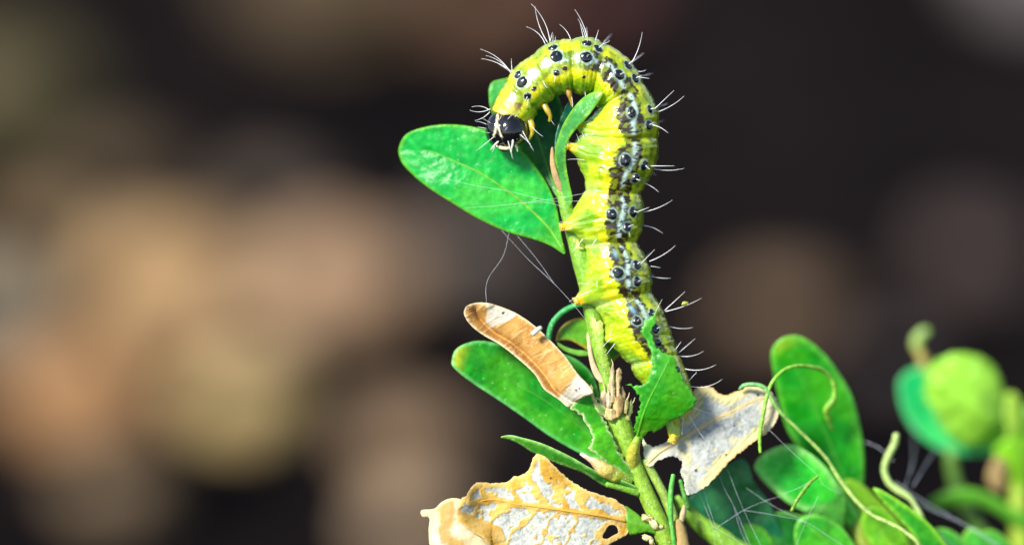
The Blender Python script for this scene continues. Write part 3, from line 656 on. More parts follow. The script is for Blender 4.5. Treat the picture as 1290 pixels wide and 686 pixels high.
def cr_at(p, u):
    p = np.asarray(p, float); q = np.vstack([2 * p[0] - p[1], p, 2 * p[-1] - p[-2]])
    i = np.clip(np.floor(u).astype(int), 0, len(p) - 2); t = (u - i)[:, None]
    a, b, c, d = q[i], q[i + 1], q[i + 2], q[i + 3]
    return 0.5 * (2 * b + (c - a) * t + (2 * a - 5 * b + 4 * c - d) * t ** 2 + (3 * b - a - 3 * c + d) * t ** 3)
Df, Vf = cr_at(Dp, stn), cr_at(Vp, stn)
Cf = (Df + Vf) / 2
sf = np.r_[0, np.cumsum(np.linalg.norm(np.diff(Cf, axis=0), axis=1))]
S = np.linspace(0, sf[-1], NR)
us = np.interp(S, sf, stn)
C2 = cr_at(Dp, us) / 2 + cr_at(Vp, us) / 2; E2 = (cr_at(Dp, us) - cr_at(Vp, us)) / 2
# w of the trunk: the front end leans a little towards the lens, the tail a little away
Wc = np.interp(us, [0, 3, 8, 14, 26, 35], [8, 6, 2, 0, 2, -6])
rr = np.linalg.norm(E2, axis=1)
CREASE = np.array([1.3, 3.25, 5.4, 7.5, 10.3, 14, 18, 22, 26, 30, 33])
sc_ = np.interp(CREASE, stn, sf)
edges_s = np.r_[-20, sc_, sf[-1] + 15]
seg = np.clip(np.searchsorted(edges_s, S) - 1, 0, len(edges_s) - 2)
tseg = (S - edges_s[seg]) / (edges_s[seg + 1] - edges_s[seg])
al = np.linspace(0, 2 * np.pi, NA, endpoint=False)       # 0 dorsal, pi/2 towards the lens, pi ventral
A_, Sg = np.meshgrid(al, S); Tg = np.repeat(tseg[:, None], NA, 1); Ug = np.repeat(us[:, None], NA, 1)
dcr = np.abs(S[:, None] - sc_[None]).min(1)[:, None]
side = np.sin(A_)
f = 1 - (0.10 * np.exp(-(dcr / 2.6) ** 2) + 0.05 * np.exp(-(dcr / 8) ** 2)) * (0.62 - 0.32 * sstep(0.45, 0.9, np.cos(A_)))
f = f + 0.035 * np.sin(np.pi * np.clip(Tg, 0, 1))
for tc_, dp in [(0.36, 0.022), (0.66, 0.03), (0.84, 0.018)]:
    f = f - dp * np.exp(-((Tg - tc_ - 0.03 * np.cos(A_ * 2)) / 0.035) ** 2) * (0.55 + 0.45 * np.cos(A_))
lat = np.exp(-((np.abs(np.angle(np.exp(1j * A_))) - 1.95) / 0.28) ** 2)      # lateral fold bulge
f = f + 0.05 * lat * np.sin(np.pi * np.clip(Tg, 0, 1))
wr = (fbm(Sg * 0.16, np.cos(A_) * 2.2 + np.sin(A_) * 1.7 + 9, 11, 4) - 0.5)
f = f + 0.06 * wr
arc = np.abs(np.angle(np.exp(1j * A_))) * 36                      # length round the body from the back
gr_ = fbm(Sg * 0.13, arc * 0.13 + 40, 14, 3) - 0.5; gr2 = fbm(Sg * 0.30, arc * 0.22 + 7, 16, 2) - 0.5
latm = sstep(-0.05, -0.25, np.cos(A_))
f = f + 0.055 * gr_ * (0.5 + 0.8 * latm) + 0.022 * gr2 * (0.5 + 0.8 * latm)
for th_, dp in [(0.5, 0.03), (0.8, 0.025)]:
    f = f - dp * latm * np.exp(-((Tg - th_ - 0.10 * (fbm(arc * 0.05, Sg * 0.02, 18) - 0.5)) / 0.05) ** 2)
fine = np.sin(Sg * 1.15 + 2.5 * fbm(Sg * 0.05, np.abs(A_ - np.pi) * 2, 15)) * (0.5 + 0.5 * np.cos(A_ - np.pi))
f = f + 0.006 * fine * sstep(0.35, 0.7, fbm(Sg * 0.04, np.cos(A_) * 2, 19))
# rounded ends
endf = np.sqrt(np.clip(1 - np.clip((S - (S[-1] - 16)) / 16, 0, 1) ** 2, 0.0, 1))
f = f * np.maximum(endf, 0.02)[:, None]
pos = np.zeros((NR, NA, 3))
pos[..., :2] = C2[:, None] + E2[:, None] * (np.cos(A_) * f)[..., None]
pos[..., 2] = Wc[:, None] + rr[:, None] * 0.97 * np.sin(A_) * f
# prolegs: a wide base and a narrower foot drawn out towards the traced tip, one on each side
PRO = [(12.9, (727, 156), 24, 10), (15.2, (716, 184), 24, 9), (20.3, (709, 286), 26, 10), (25.0, (727, 379), 26, 10), (28.0, (764, 428), 16, 6), (34.3, (847, 554), 11, 8)]
foot = np.zeros((NR, NA)); bump_all = np.zeros((NR, NA))
for u0, tip, sw, sn in PRO:
    s0 = np.interp(u0, stn, sf)
    for sg in (1, -1):
        a0 = np.pi - sg * 0.42
        da = np.angle(np.exp(1j * (A_ - a0)))
        wide = np.exp(-np.abs((Sg - s0) / sw) ** 2.4 - np.abs(da / 0.62) ** 2.4)
        nar = np.exp(-np.abs((Sg - s0) / (sn * 0.85)) ** 3 - np.abs(da / 0.26) ** 3)
        k = np.abs(S - s0).argmin(); j = np.abs(np.angle(np.exp(1j * (al - a0)))).argmin()
        b0 = pos[k, j].copy()
        tgt = np.array([tip[0], tip[1], sg * 11.0])
        v = tgt - b0
        amp = 0.42 * wide + 0.58 * nar
        pos = pos + amp[..., None] * v
        foot = np.maximum(foot, nar * (1 if u0 != 28.0 else 0)); bump_all = np.maximum(bump_all, wide)

# warts (pixel x, y, radius) on the side seen; mirrored on the far side
WARTS = [(657, 104, 6.5), (652, 95, 5), (701, 71, 7.5), (697, 60, 5), (711, 86, 3), (701, 92, 4), (673, 112, 3.2), (665, 121, 4.5), (739, 72, 7.5), (740, 54, 5.2), (754, 61, 5), (736, 97, 2.6),
         (791, 82, 5.5), (780, 94, 6.5), (800, 98, 5.2), (796, 141, 6.2), (819, 138, 5), (817, 157, 5.2), (788, 202, 7), (812, 208, 5.8), (801, 225, 5.8), (771, 270, 6.6), (797, 266, 6), (791, 286, 5.6),
         (779, 343, 7), (802, 333, 5.6), (803, 354, 5.6), (803, 404, 5.6), (821, 395, 5), (826, 414, 5.6), (829, 431, 4.2), (853, 465, 4.2), (839, 452, 4.5), (690, 131, 3.6)]
flat = pos.reshape(-1, 3)
near = (np.sin(A_) > -0.05).ravel()
wart_hit = []
for (x, y, r) in WARTS:
    dd = (flat[:, 0] - x) ** 2 + (flat[:, 1] - y) ** 2 + np.where(near, 0, 1e9)
    k = int(dd.argmin()); wart_hit.append((k // NA, k % NA, r))

# colour of the skin
ca = np.cos(A_); n_a = fbm(Sg * 0.08, ca * 3 + 20, 21); n_b = fbm(Sg * 0.28, ca * 7 + 3 + 0 * A_, 23); n_c = fbm(Sg * 0.6, ca * 14, 25)
sh = (lambda v: v.reshape(-1))
thor = sh(sstep(7.2, 5.6, Ug))                          # thorax: paler, hardly any dark stripe
c_ = mix((0.15, 0.32, 0.005), (0.42, 0.56, 0.008), sstep(0.28, 0.72, sh(fbm(Sg * 0.05, arc * 0.06, 27, 4))))
u = sh(ca + 0.10 * (n_b - 0.5)); tt = sh(Tg); nb_ = sh(n_b); nc_ = sh(n_c); na_ = sh(n_a)
# belly paler, whitish green towards creases
c_ = mix(c_, (0.32, 0.48, 0.04), sstep(-0.55, -0.9, u) * 0.35 * sstep(8, 16, sh(Ug)))
cr = sh(np.exp(-(np.repeat(dcr, NA, 1) / 7) ** 2))
c_ = mix(c_, (0.38, 0.56, 0.14), cr * sstep(8, 16, sh(Ug)) * sstep(-0.25, -0.7, u) * 0.75)
# yellow lateral band
yb = sstep(-0.56, -0.34, sh(ca) + 0.5 * (sh(n_a) - 0.5)) * sstep(-0.02, -0.2, u)
c_ = mix(c_, (0.66, 0.60, 0.006), yb * 0.85 * (0.35 + 0.65 * sstep(0.3, 0.6, nb_)))
# dark stripe
arcf = sh(arc); sf_ = sh(Sg)
wob = 0.36 * (fbm(sf_ * 0.085, arcf * 0.05, 71, 3) - 0.5) + 0.22 * (fbm(sf_ * 0.33, arcf * 0.2, 72, 2) - 0.5) + 0.10 * np.sin(np.pi * np.clip(tt, 0, 1)) - 0.05
ds = sstep(-0.17, -0.14, u + wob) * sstep(0.62, 0.55, u + 0.7 * wob)
olive = mix((0.028, 0.017, 0.002), (0.17, 0.21, 0.004), sstep(0.57, 0.62, nb_ + 0.35 * np.abs(tt - 0.5) - 0.05))
c_ = mix(c_, olive, ds * (1 - 0.55 * thor))
gr = (1 - ds) * sstep(0.5, 0.6, u)
# dorsal band
c_ = mix(c_, mix((0.24, 0.34, 0.004), (0.46, 0.52, 0.006), sstep(0.35, 0.6, na_)), gr)
c_ = mix(c_, (0.10, 0.085, 0.006), sstep(0.93, 0.955, sh(ca)) * sstep(0.992, 0.978, sh(ca)) * 0.75 * (1 - 0.6 * thor))
c_ = mix(c_, (0.085, 0.095, 0.004), np.exp(-((u - 0.80) / 0.045) ** 2) * sstep(0.35, 0.6, nb_) * 0.75 * (1 - 0.5 * thor))
# white broken line
wl_ = np.exp(-((u - 0.30 - 0.07 * np.sin(tt * 6.3) - 0.08 * (na_ - 0.5)) / 0.072) ** 2) * sstep(0.40, 0.45, nc_ * 0.4 + nb_ * 0.6) * sstep(0.02, 0.1, tt) * sstep(0.95, 0.86, tt)
c_ = mix(c_, (0.42, 0.56, 0.50), np.clip(wl_ * 1.3, 0, 1))
# bluish patch in front of the large wart
bl = np.exp(-((u - 0.02) / 0.08) ** 2) * np.exp(-((tt - 0.2) / 0.08) ** 2) * sstep(20, 23, sh(Ug))
c_ = mix(c_, (0.22, 0.40, 0.52), bl * 0.9)
# pale rings round the warts, both sides
for (k, j, r) in wart_hit:
    for jj in (j, (NA - j) % NA):
        q = pos[k, jj]
        lo, hi = max(0, k - 26), min(NR, k + 26)
        sl = np.zeros(NR, bool); sl[lo:hi] = True; idx = np.where(np.repeat(sl, NA))[0]
        dd = np.linalg.norm(flat[idx] - q, axis=1)
        h = sstep(r * 1.42, r * 1.22, dd + r * 0.9 * (nb_[idx] - 0.5)) * (0.75 + 0.25 * sstep(0.3, 0.6, nc_[idx]))
        lat_ = r < 4
        c_[idx] = mix(c_[idx], (0.78, 0.68, 0.03) if lat_ else ((0.36, 0.52, 0.42)), h * (0.8 if r > 4.3 else 0.6))
# white patches of the thorax next to the warts, plus a painted highlight on the back
for (x, y, r) in [(672, 93, 7), (688, 80, 6), (664, 104, 5), (640, 131, 6), (632, 140, 5), (645, 124, 4)]:
    dd = np.hypot(flat[:, 0] - x, flat[:, 1] - y) + np.where(near, 0, 99)
    c_ = mix(c_, (0.74, 0.78, 0.66), sstep(r * 1.3, r * 0.6, dd + 5 * (nb_ - 0.5)) * 0.9)
# dark collar behind the head, amber collar plate
dd = np.hypot(flat[:, 0] - 652, flat[:, 1] - 133) + np.where(near, 0, 99)
c_ = mix(c_, (0.10, 0.05, 0.008), sstep(6, 3.5, dd + 4 * (nb_ - 0.5)) * 0.9)
c_ = mix(c_, (0.60, 0.42, 0.006), sh(sstep(1.0, 0.4, Ug)) * sstep(-0.2, 0.2, u) * 0.8)
c_ = mix(c_, (0.80, 0.42, 0.012), sh(sstep(0.55, 0.85, foot)))
c_ = mix(c_, (0.40, 0.46, 0.02), sh(sstep(33.0, 34.4, Ug)) * 0.7 * (1 - sh(foot)))
tail_m = sh(sstep(29.5, 31, Ug)) * sstep(0.2, 0.6, u)
c_ = mix(c_, (0.46, 0.46, 0.010), tail_m * 0.5)

cat_base = P1(760, 560, 0)
cat = thing('caterpillar', cat_base, 'yellow green caterpillar with black warts and white bristles arched over the box shoot', 'caterpillar')
i0 = np.arange(NR - 1)[:, None] * NA; jq = np.arange(NA)[None]; jq2 = (jq + 1) % NA
bq = np.stack([i0 + jq, i0 + jq2, i0 + NA + jq2, i0 + NA + jq], -1).reshape(-1, 4)
vb = np.vstack([flat, pos[0].mean(0) - [4, -4, 0], pos[-1].mean(0)])
kq = len(vb); jj = np.arange(NA); jn = (jj + 1) % NA
cap0 = np.stack([jn, jj, np.full(NA, kq - 2)], -1); cap1 = np.stack([(NR - 1) * NA + jj, (NR - 1) * NA + jn, np.full(NA, kq - 1)], -1)
body = make_obj('body', P(vb), [bq, np.vstack([cap0, cap1])], M_BODY, cat, np.vstack([c_, c_[:1], c_[-1:]]))

def surf_normal(k, j):
    k0, k1 = max(0, k - 3), min(NR - 1, k + 3)
    a = pos[k1, j] - pos[k0, j]; b = pos[k, (j + 3) % NA] - pos[k, (j - 3) % NA]
    n_ = np.cross(a, b); n_ /= np.linalg.norm(n_) + 1e-12
    c = np.array([*C2[k], Wc[k]])
    if np.dot(n_, pos[k, j] - c) < 0: n_ = -n_
    a = a / np.linalg.norm(a); b = np.cross(n_, a)
    return n_, a, b
for (k, j, r) in wart_hit:
    for jj in {j, (NA - j) % NA}:
        n_, a, b = surf_normal(k, jj)
        v = ICO3[0]; d = 1 + 0.34 * (fbm(v[:, 0] * 2.2 + k, v[:, 1] * 2.2 + v[:, 2] * 2, k) - 0.5) * 2
        v = v * d[:, None]
        vv = pos[k, jj] + (v[:, :1] * a * rng.uniform(1.0, 1.25) + v[:, 1:2] * b * rng.uniform(0.85, 1.0)) * r + v[:, 2:] * n_ * r * 0.38
        wo = make_obj('wart', P(vv), ICO3[1], M_WART, cat)
        # short bristle in the middle of each wart
        if r > 4.3:
            tip = n_ * 24 + rng.uniform(-8, 8, 3); L_ = np.linspace(0, 1, 7)[:, None]
            line = pos[k, jj] + n_ * r * 0.4 + tip * L_ * (0.35 if jj == j else 1.0)
            tv, tf = tube_arrays(line, np.linspace(0.55, 0.12, 7), 6)
            make_obj('bristle', P(tv), tf, M_HAIR, cat).parent = wo

# traced bristles: base pixel -> tip pixel, bend
BR = [(693, 54, 669, 5, 5), (690, 54, 674, 8, -3), (687, 56, 663, 34, 4), (693, 52, 696, 41, 0), (699, 53, 700, 46, 0), (719, 50, 705, 31, 2), (740, 48, 724, 12, 2), (735, 48, 731, 30, 0), (738, 48, 728, 24, 1), (750, 51, 754, 38, 0), (760, 55, 768, 51, 1),
      (796, 79, 809, 41, 2), (804, 90, 814, 88, 1), (804, 97, 818, 99, 0), (825, 137, 849, 114, 0), (829, 141, 862, 121, 2), (820, 157, 842, 168, -2), (644, 93, 605, 62, 5), (644, 90, 606, 74, 3), (642, 89, 612, 70, 3), (645, 89, 644, 74, 0),
      (617, 139, 594, 135, 3), (617, 141, 598, 152, -2), (618, 137, 592, 139, -3), (615, 158, 600, 153, 1), (613, 162, 602, 160, 0), (665, 151, 684, 172, 2), (690, 136, 699, 158, 2), (716, 113, 721, 136, -2), (737, 115, 738, 128, 0),
      (818, 209, 850, 209, 0), (825, 213, 862, 212, 2), (813, 231, 830, 242, -1), (802, 267, 818, 261, 0), (811, 267, 847, 252, 2), (811, 284, 835, 294, -2), (791, 288, 794, 298, 0), (737, 202, 715, 201, 1),
      (807, 332, 825, 314, 0), (818, 329, 851, 309, 2), (820, 335, 832, 337, 0), (821, 348, 845, 350, 1), (837, 391, 863, 367, 0), (838, 392, 884, 375, 2), (844, 411, 873, 412, 2), (824, 396, 834, 377, 0), (855, 444, 876, 426, 0), (856, 448, 886, 442, 3),
      (862, 464, 902, 459, 4), (867, 480, 878, 468, 0), (869, 486, 910, 477, 5), (851, 440, 858, 430, 0), (777, 386, 801, 375, 1), (745, 366, 717, 380, 1), (742, 357, 728, 357, 0), (745, 356, 757, 348, 0), (770, 425, 759, 437, 0), (775, 432, 764, 446, 0), (768, 424, 772, 412, 0),
      (735, 300, 720, 318, 0), (722, 287, 708, 290, 0), (722, 281, 705, 279, 0), (725, 282, 732, 276, 0), (736, 176, 733, 166, 0), (730, 178, 726, 168, 0), (740, 172, 735, 160, 0), (748, 260, 748, 250, 0), (752, 350, 752, 362, 0), (713, 283, 704, 284, 0),
      (684, 101, 690, 111, 1), (668, 96, 676, 104, 1), (750, 170, 730, 172, 2), (861, 524, 859, 548, 0), (868, 522, 888, 553, 1), (872, 512, 895, 520, 1),
      (700, 94, 698, 104, 0), (666, 123, 664, 133, 0), (736, 98, 732, 99, 0), (752, 300, 745, 310, 0), (690, 100, 705, 92, 0)]
for (x0, y0, x1, y1, bend) in BR:
    dd = (flat[:, 0] - x0) ** 2 + (flat[:, 1] - y0) ** 2 + np.where(near, 0, 60)
    k = int(dd.argmin()); b0 = np.array([x0, y0, flat[k, 2] - 1.0])
    if dd[k] > 400: b0[2] = 8
    nn_ = surf_normal(k // NA, k % NA)[0]
    L_ = math.hypot(x1 - x0, y1 - y0)
    e0 = np.array([x1, y1, b0[2] + max(-8, min(14, nn_[2] * 0.5 * L_)) + rng.uniform(-3, 3)])
    pdir = np.array([-(y1 - y0), x1 - x0, 0]) / (L_ + 1e-9)
    t = np.linspace(0, 1, 12)[:, None]
    line = b0 + (e0 - b0) * t + pdir * bend * (4 * t * (1 - t))
    r0 = 0.36 + 0.16 * min(1, L_ / 40)
    tv, tf = tube_arrays(line, np.linspace(r0, 0.12, 12), 6)
    make_obj('bristle', P(tv), tf, M_HAIR, cat)

# hooked foot pads of the prolegs
for u0, tip, sw, sn in PRO:
    if u0 == 28.0: continue
    k = np.abs(us - u0).argmin(); v = np.array([*tip, 0.0]) - np.array([*C2[k], Wc[k]]); v[2] = 0; v /= np.linalg.norm(v)
    sd_ = np.array([-v[1], v[0], 0])
    for sg in (1, -1):
        t0 = np.array([tip[0], tip[1], sg * 11.0])
        pad = tube('foot_pad', [(*(t0 - v * 7), 4.6), (*(t0 - v * 3), 4.4), (*(t0 + v * 0.5), 5.6), (*(t0 + v * 2.2), 5.0)], M_BODY, cat, [(0.50, 0.46, 0.01), (0.74, 0.46, 0.012), (0.70, 0.36, 0.012)], n=14, ns=14, lump=0.2, seed=sg + k)
        for a_ in np.linspace(-1.2, 1.2, 6):
            h0 = t0 + v * 1.5 + sd_ * 4.4 * math.sin(a_) + np.array([0, 0, 4.4 * math.cos(a_)]); h1 = h0 + v * 3.2 + sd_ * 1.6 * math.sin(a_)
            hv_, hf_ = tube_arrays(np.linspace(h0, h1, 4), np.linspace(0.9, 0.25, 4), 6)
            make_obj('hook', P(hv_), hf_, M_STEM, cat, np.tile((0.62, 0.50, 0.10), (len(hv_), 1))).parent = pad
# true legs
for pts, cc in [([(667, 149, 18, 5), (670, 159, 22, 4.6), (670, 168, 22, 3.6), (666, 176, 21, 2.0)], (0.48, 0.34, 0.02)), ([(685, 132, 20, 5), (690, 140, 23, 4.4), (693, 147, 23, 3.4), (692, 153, 22, 2)], (0.42, 0.28, 0.02)),
                ([(714, 110, 18, 5), (717, 118, 20, 4.4), (719, 126, 19, 3.2), (721, 134, 18, 1.8)], (0.36, 0.20, 0.02))]:
    for sg in (1, -1):
        q = [(x, y, (w - 6) * sg + 6 - (0 if sg > 0 else 4), r * (0.85 if m_ % 2 else 0.7)) for m_, (x, y, w, r) in enumerate(pts)]
        tube('leg', q, M_BODY, cat, cc, n=20, ns=10, lump=0.12)

# head capsule: two lobes, cheek, pale adfrontal marks
hv, hf = ico(5)
hc = np.array([638.5, 165.0, 16.0])
fwd = np.array([-0.30, 0.62, 0.72]); fwd /= np.linalg.norm(fwd)        # face looks down and a little to the lens
rgt = np.array([0.93, -0.05, 0.36]); rgt -= fwd * np.dot(rgt, fwd); rgt /= np.linalg.norm(rgt)
upv = np.cross(fwd, rgt); upv = upv if upv[1] < 0 else -upv
hx, hy, hz = hv[:, 0], hv[:, 1], hv[:, 2]     # x across, y face axis, z up
groove = np.exp(-(hx / 0.10) ** 2) * sstep(-0.5, 0.3, hz + 0.4)
fr = 1 - 0.10 * groove + 0.05 * np.exp(-((np.abs(hx) - 0.5) / 0.3) ** 2) * sstep(-0.3, 0.6, hz) - 0.10 * sstep(-0.3, -0.9, hz)
hvv = hc + (hv[:, :1] * rgt * 28 + hv[:, 1:2] * fwd * 24.5 + hv[:, 2:] * upv * 26) * fr[:, None]
hcol = np.tile((0.006, 0.006, 0.007), (len(hv), 1))
def stroke(poly, wdt):
    p = crom(np.asarray(poly, float), 60)
    d = np.sqrt(((hvv[:, None, :2] - p[None, :, :2]) ** 2).sum(-1)).min(1)
    return sstep(wdt, wdt * 0.55, d) * (hvv[:, 2] > hc[2] - 2)
pale = (0.66, 0.60, 0.40)
for pl, wd in [([(626.8, 144), (626.5, 150), (626, 156), (624.5, 163), (622, 171)], 1.5), ([(626.3, 158), (628.5, 164), (632, 172)], 1.3)]:
    hcol = mix(hcol, pale, stroke(pl, wd))
head = make_obj('head', P(hvv), hf, M_HEAD, cat, hcol); head['label'] = 'glossy black head capsule with a pale forked mark'
def sub(name, pts, mat, cc, **kw):
    o = tube(name, pts, mat, cat, cc, **kw); o.parent = head; return o
sub('upper_lip', [(625.5, 183.5, 26, 1.6), (631, 186, 29, 2.3), (637, 187, 30, 2.3), (642, 186.5, 30, 1.8)], M_STEM, (0.66, 0.58, 0.36), n=14, ns=8)
sub('mandible', [(629, 185, 24, 2.6), (634, 189, 25, 2.6), (639, 189, 25, 2.2)], M_HEAD, (0.03, 0.015, 0.006), n=10, ns=8)
sub('antenna', [(646, 173, 36, 1.6), (646, 180, 38, 1.5), (644.5, 187, 38, 1.1), (644, 193, 38, 0.5)], M_HEAD, (0.55, 0.52, 0.45), n=12, ns=6)
sub('antenna', [(628, 178, 32, 1.5), (622, 184, 34, 1.2), (618, 189, 34, 0.5)], M_HEAD, (0.55, 0.52, 0.45), n=12, ns=6)
sub('palp', [(649, 180, 30, 2), (651, 186, 31, 1.5), (652, 191, 31, 0.7)], M_STEM, (0.62, 0.58, 0.40), n=10, ns=6)
for (x, y) in [(655, 172), (657, 168), (652, 175), (657, 163)]:
    dd = (hvv[:, 0] - x) ** 2 + (hvv[:, 1] - y) ** 2 + (hvv[:, 2] < hc[2]) * 1e6
    q = hvv[dd.argmin()]
    o = make_obj('eye', P(ICO1[0] * 1.7 + q), ICO1[1], M_WART, cat); o.parent = head
for (x0, y0, x1, y1) in [(632, 172, 639, 160), (640, 150, 646, 143), (622, 172, 600, 190), (617, 168, 606, 166), (656, 170, 669, 182), (659, 166, 672, 190), (640, 178, 646, 200), (626, 180, 620, 192), (648, 148, 655, 140), (630, 150, 634, 140), (619, 155, 606, 148)]:
    dd = (hvv[:, 0] - x0) ** 2 + (hvv[:, 1] - y0) ** 2 + (hvv[:, 2] < hc[2]) * 1e6
    q = hvv[dd.argmin()]; e0 = np.array([x1, y1, q[2] + 8]); t = np.linspace(0, 1, 8)[:, None]
    tv, tf = tube_arrays(q + (e0 - q) * t, np.linspace(0.42, 0.12, 8), 6)
    make_obj('bristle', P(tv), tf, M_HAIR, cat).parent = head

# pellet caught on a bristle
v = ICO3[0]; d = 1 + 0.5 * (fbm(v[:, 0] * 2, v[:, 1] * 2 + v[:, 2] * 2, 5) - 0.5) * 2
pel = make_obj('frass_pellet', P(v * d[:, None] * [4.0, 3.0, 3.0] + [863, 382, 12 + 3]), ICO3[1], M_STEM, None, np.tile((0.36, 0.42, 0.06), (len(v), 1)))
tag(pel, 'tiny pale green pellet caught on a bristle of the caterpillar', 'pellet')

# ================= shoot to the right
r2 = P1(1130, 1000, -120)
sh2 = thing('box_shoot', (r2[0], r2[1], 0), 'boxwood shoot with a tall smooth rounded leaf and wiry curled tendrils', 'shoot')
tube('stem', [(1072, 640, -130, 7), (1086, 680, -128, 10), (1105, 760, -124, 12), (1122, 880, -120, 13), (1130, 1000, -120, 14)], M_STEM, sh2, [YG, (0.2, 0.25, 0.03), (0.10, 0.09, 0.04)], n=50, ns=12, world_tail=[(r2[0], r2[1], 0.05, 0.0012), (r2[0], r2[1], -0.01, 0.0014)])
leaf('leaf', [(1078, 655), (1086, 625), (1089, 590), (1087, 556), (1081, 524), (1073, 497), (1058, 471), (1041, 448), (1021, 430), (1003, 422), (988, 424), (977, 432), (971, 446), (974, 469), (980, 498), (988, 531), (1001, 557), (1026, 589), (1050, 625), (1066, 652)],
     [(1074, 654), (1062, 600), (1040, 545), (1015, 490), (988, 428)], [-130, -128, -122, -116, -106], sh2, green((0.006, 0.26, 0.005), tip=(0.40, 0.50, 0.02), edge=(0.10, 0.42, 0.04), edge_w=8, seed=33, tip_t=1.0), M_LEAF, kL=-0.1, kR=-0.12, thick=4, spacing=4, midrib=(0.06, 0.36, 0.03), mid_r=2.5, label='tall smooth rounded green leaf', seed=21)
leaf('leaf', [(950, 587), (960, 572), (980, 562), (999, 560), (1021, 571), (1042, 590), (1058, 612), (1082, 648), (1090, 670), (1070, 662), (1050, 644), (1036, 642), (1017, 645), (993, 633), (971, 615), (957, 601)],
     [(1086, 664), (1050, 632), (1010, 602), (953, 586)], [-130, -96, -80, -84], sh2, green((0.03, 0.52, 0.04), edge=(0.28, 0.66, 0.18), edge_w=12, seed=35), M_LEAF, kL=-0.1, kR=0.25, thick=4, spacing=4, seed=22, label='pale edged green leaf below the tall one')
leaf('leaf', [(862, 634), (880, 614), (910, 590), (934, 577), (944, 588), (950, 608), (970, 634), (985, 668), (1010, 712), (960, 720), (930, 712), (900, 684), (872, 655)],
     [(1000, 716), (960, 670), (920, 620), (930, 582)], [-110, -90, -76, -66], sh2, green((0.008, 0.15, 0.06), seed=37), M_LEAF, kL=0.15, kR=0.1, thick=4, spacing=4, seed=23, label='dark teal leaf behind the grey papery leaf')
leaf('leaf', [(962, 652), (985, 644), (1010, 648), (1034, 640), (1050, 618), (1062, 612), (1066, 640), (1060, 690), (1056, 730), (1000, 735), (975, 700)],
     [(1040, 734), (1020, 690), (1052, 618)], [-110, -100, -92], sh2, green((0.012, 0.17, 0.02), edge=(0.12, 0.36, 0.05), seed=39), M_LEAF, kL=0.15, kR=-0.1, thick=4, spacing=4, seed=24)
leaf('leaf', [(1052, 636), (1064, 604), (1084, 608), (1106, 628), (1140, 665), (1180, 720), (1120, 735), (1084, 690)], [(1140, 728), (1108, 680), (1066, 612)], [-124, -122, -126], sh2,
     green((0.16, 0.38, 0.015), edge=(0.26, 0.46, 0.04), seed=41), M_LEAF, kL=-0.15, kR=-0.15, thick=4, spacing=4, seed=25)
leaf('leaf', [(1099, 614), (1110, 617), (1124, 625), (1150, 642), (1172, 661), (1192, 686), (1205, 712), (1170, 706), (1150, 674), (1129, 650), (1108, 627)], [(1190, 708), (1150, 660), (1101, 615)], [-74, -66, -66], sh2,
     green((0.02, 0.26, 0.02), edge=(0.22, 0.50, 0.03), seed=43, edge_w=6), M_LEAF, kL=-0.1, kR=0.5, thick=4, spacing=3, seed=26, label='pointed green leaf with a bright rim')
for i, (pl, md, w, c0, e0) in enumerate([
    ([(1010, 700), (1000, 672), (1008, 652), (1030, 648), (1056, 660), (1076, 684), (1084, 712), (1050, 724)], [(1070, 718), (1042, 684), (1012, 656)], -70, (0.03, 0.34, 0.02), (0.16, 0.50, 0.06)),
    ([(900, 706), (912, 676), (934, 660), (960, 664), (976, 686), (982, 716), (944, 730)], [(956, 726), (946, 694), (938, 662)], -84, (0.05, 0.36, 0.02), (0.18, 0.48, 0.04)),
    ([(1150, 706), (1160, 676), (1184, 664), (1210, 676), (1226, 706), (1200, 730)], [(1196, 728), (1190, 698), (1184, 667)], -130, (0.04, 0.34, 0.03), (0.20, 0.50, 0.08)),
    ([(1086, 668), (1092, 640), (1112, 640), (1134, 662), (1150, 700), (1124, 716)], [(1136, 714), (1116, 678), (1096, 642)], -96, (0.12, 0.40, 0.015), (0.26, 0.52, 0.04))]):
    leaf('leaf', pl, md, [w - 14, w - 4, w], sh2, green(c0, edge=e0, edge_w=6, seed=90 + i), M_LEAF, kL=-0.15, kR=-0.1, thick=3.5, spacing=3.6, midrib=e0, mid_r=2, seed=90 + i)
TG = (0.30, 0.46, 0.10)
tube('tendril', [(958, 570, -8, 1.76), (957, 555, -8, 2.24), (958, 541, -9, 2.40), (962, 518, -10, 2.40), (969, 489, -14, 2.40), (982, 470, -22, 2.32), (1000, 461, -34, 2.40), (1023, 462, -50, 2.40), (1041, 469, -66, 2.56), (1051, 486, -76, 2.88), (1050, 503, -80, 3.52), (1041, 516, -82, 4.00), (1048, 540, -100, 1.92)], M_STEM, sh2, (0.20, 0.42, 0.04), n=150, ns=8, lump=0.38)
tube('tendril', [(931, 490, -16, 1.20), (938, 485, -14, 2.56), (950, 484, -10, 2.88), (964, 489, -12, 2.72), (974, 506, -14, 2.56), (986, 522, -18, 2.40), (1012, 547, -26, 2.32), (1038, 573, -34, 2.40), (1052, 594, -40, 2.72), (1060, 607, -42, 3.04), (1072, 622, -42, 2.88), (1086, 638, -42, 2.72), (1100, 649, -42, 2.56), (1122, 659, -42, 2.56), (1144, 672, -44, 2.40), (1158, 690, -48, 2.40), (1150, 740, -90, 2.56), (1122, 880, -118, 3.20)], M_STEM, sh2,
     [(0.12, 0.36, 0.14), (0.20, 0.42, 0.08), TG, TG, (0.42, 0.56, 0.16), (0.42, 0.56, 0.16), TG, YG, YG], n=220, ns=8, lump=0.36)
tube('tendril', [(1031, 599, -24, 1.28), (1023, 605, -22, 2.24), (1015, 614, -20, 2.40), (1005, 628, -18, 2.32), (997, 643, -18, 1.92)], M_STEM, sh2, (0.14, 0.30, 0.02), n=44, ns=8, lump=0.45)
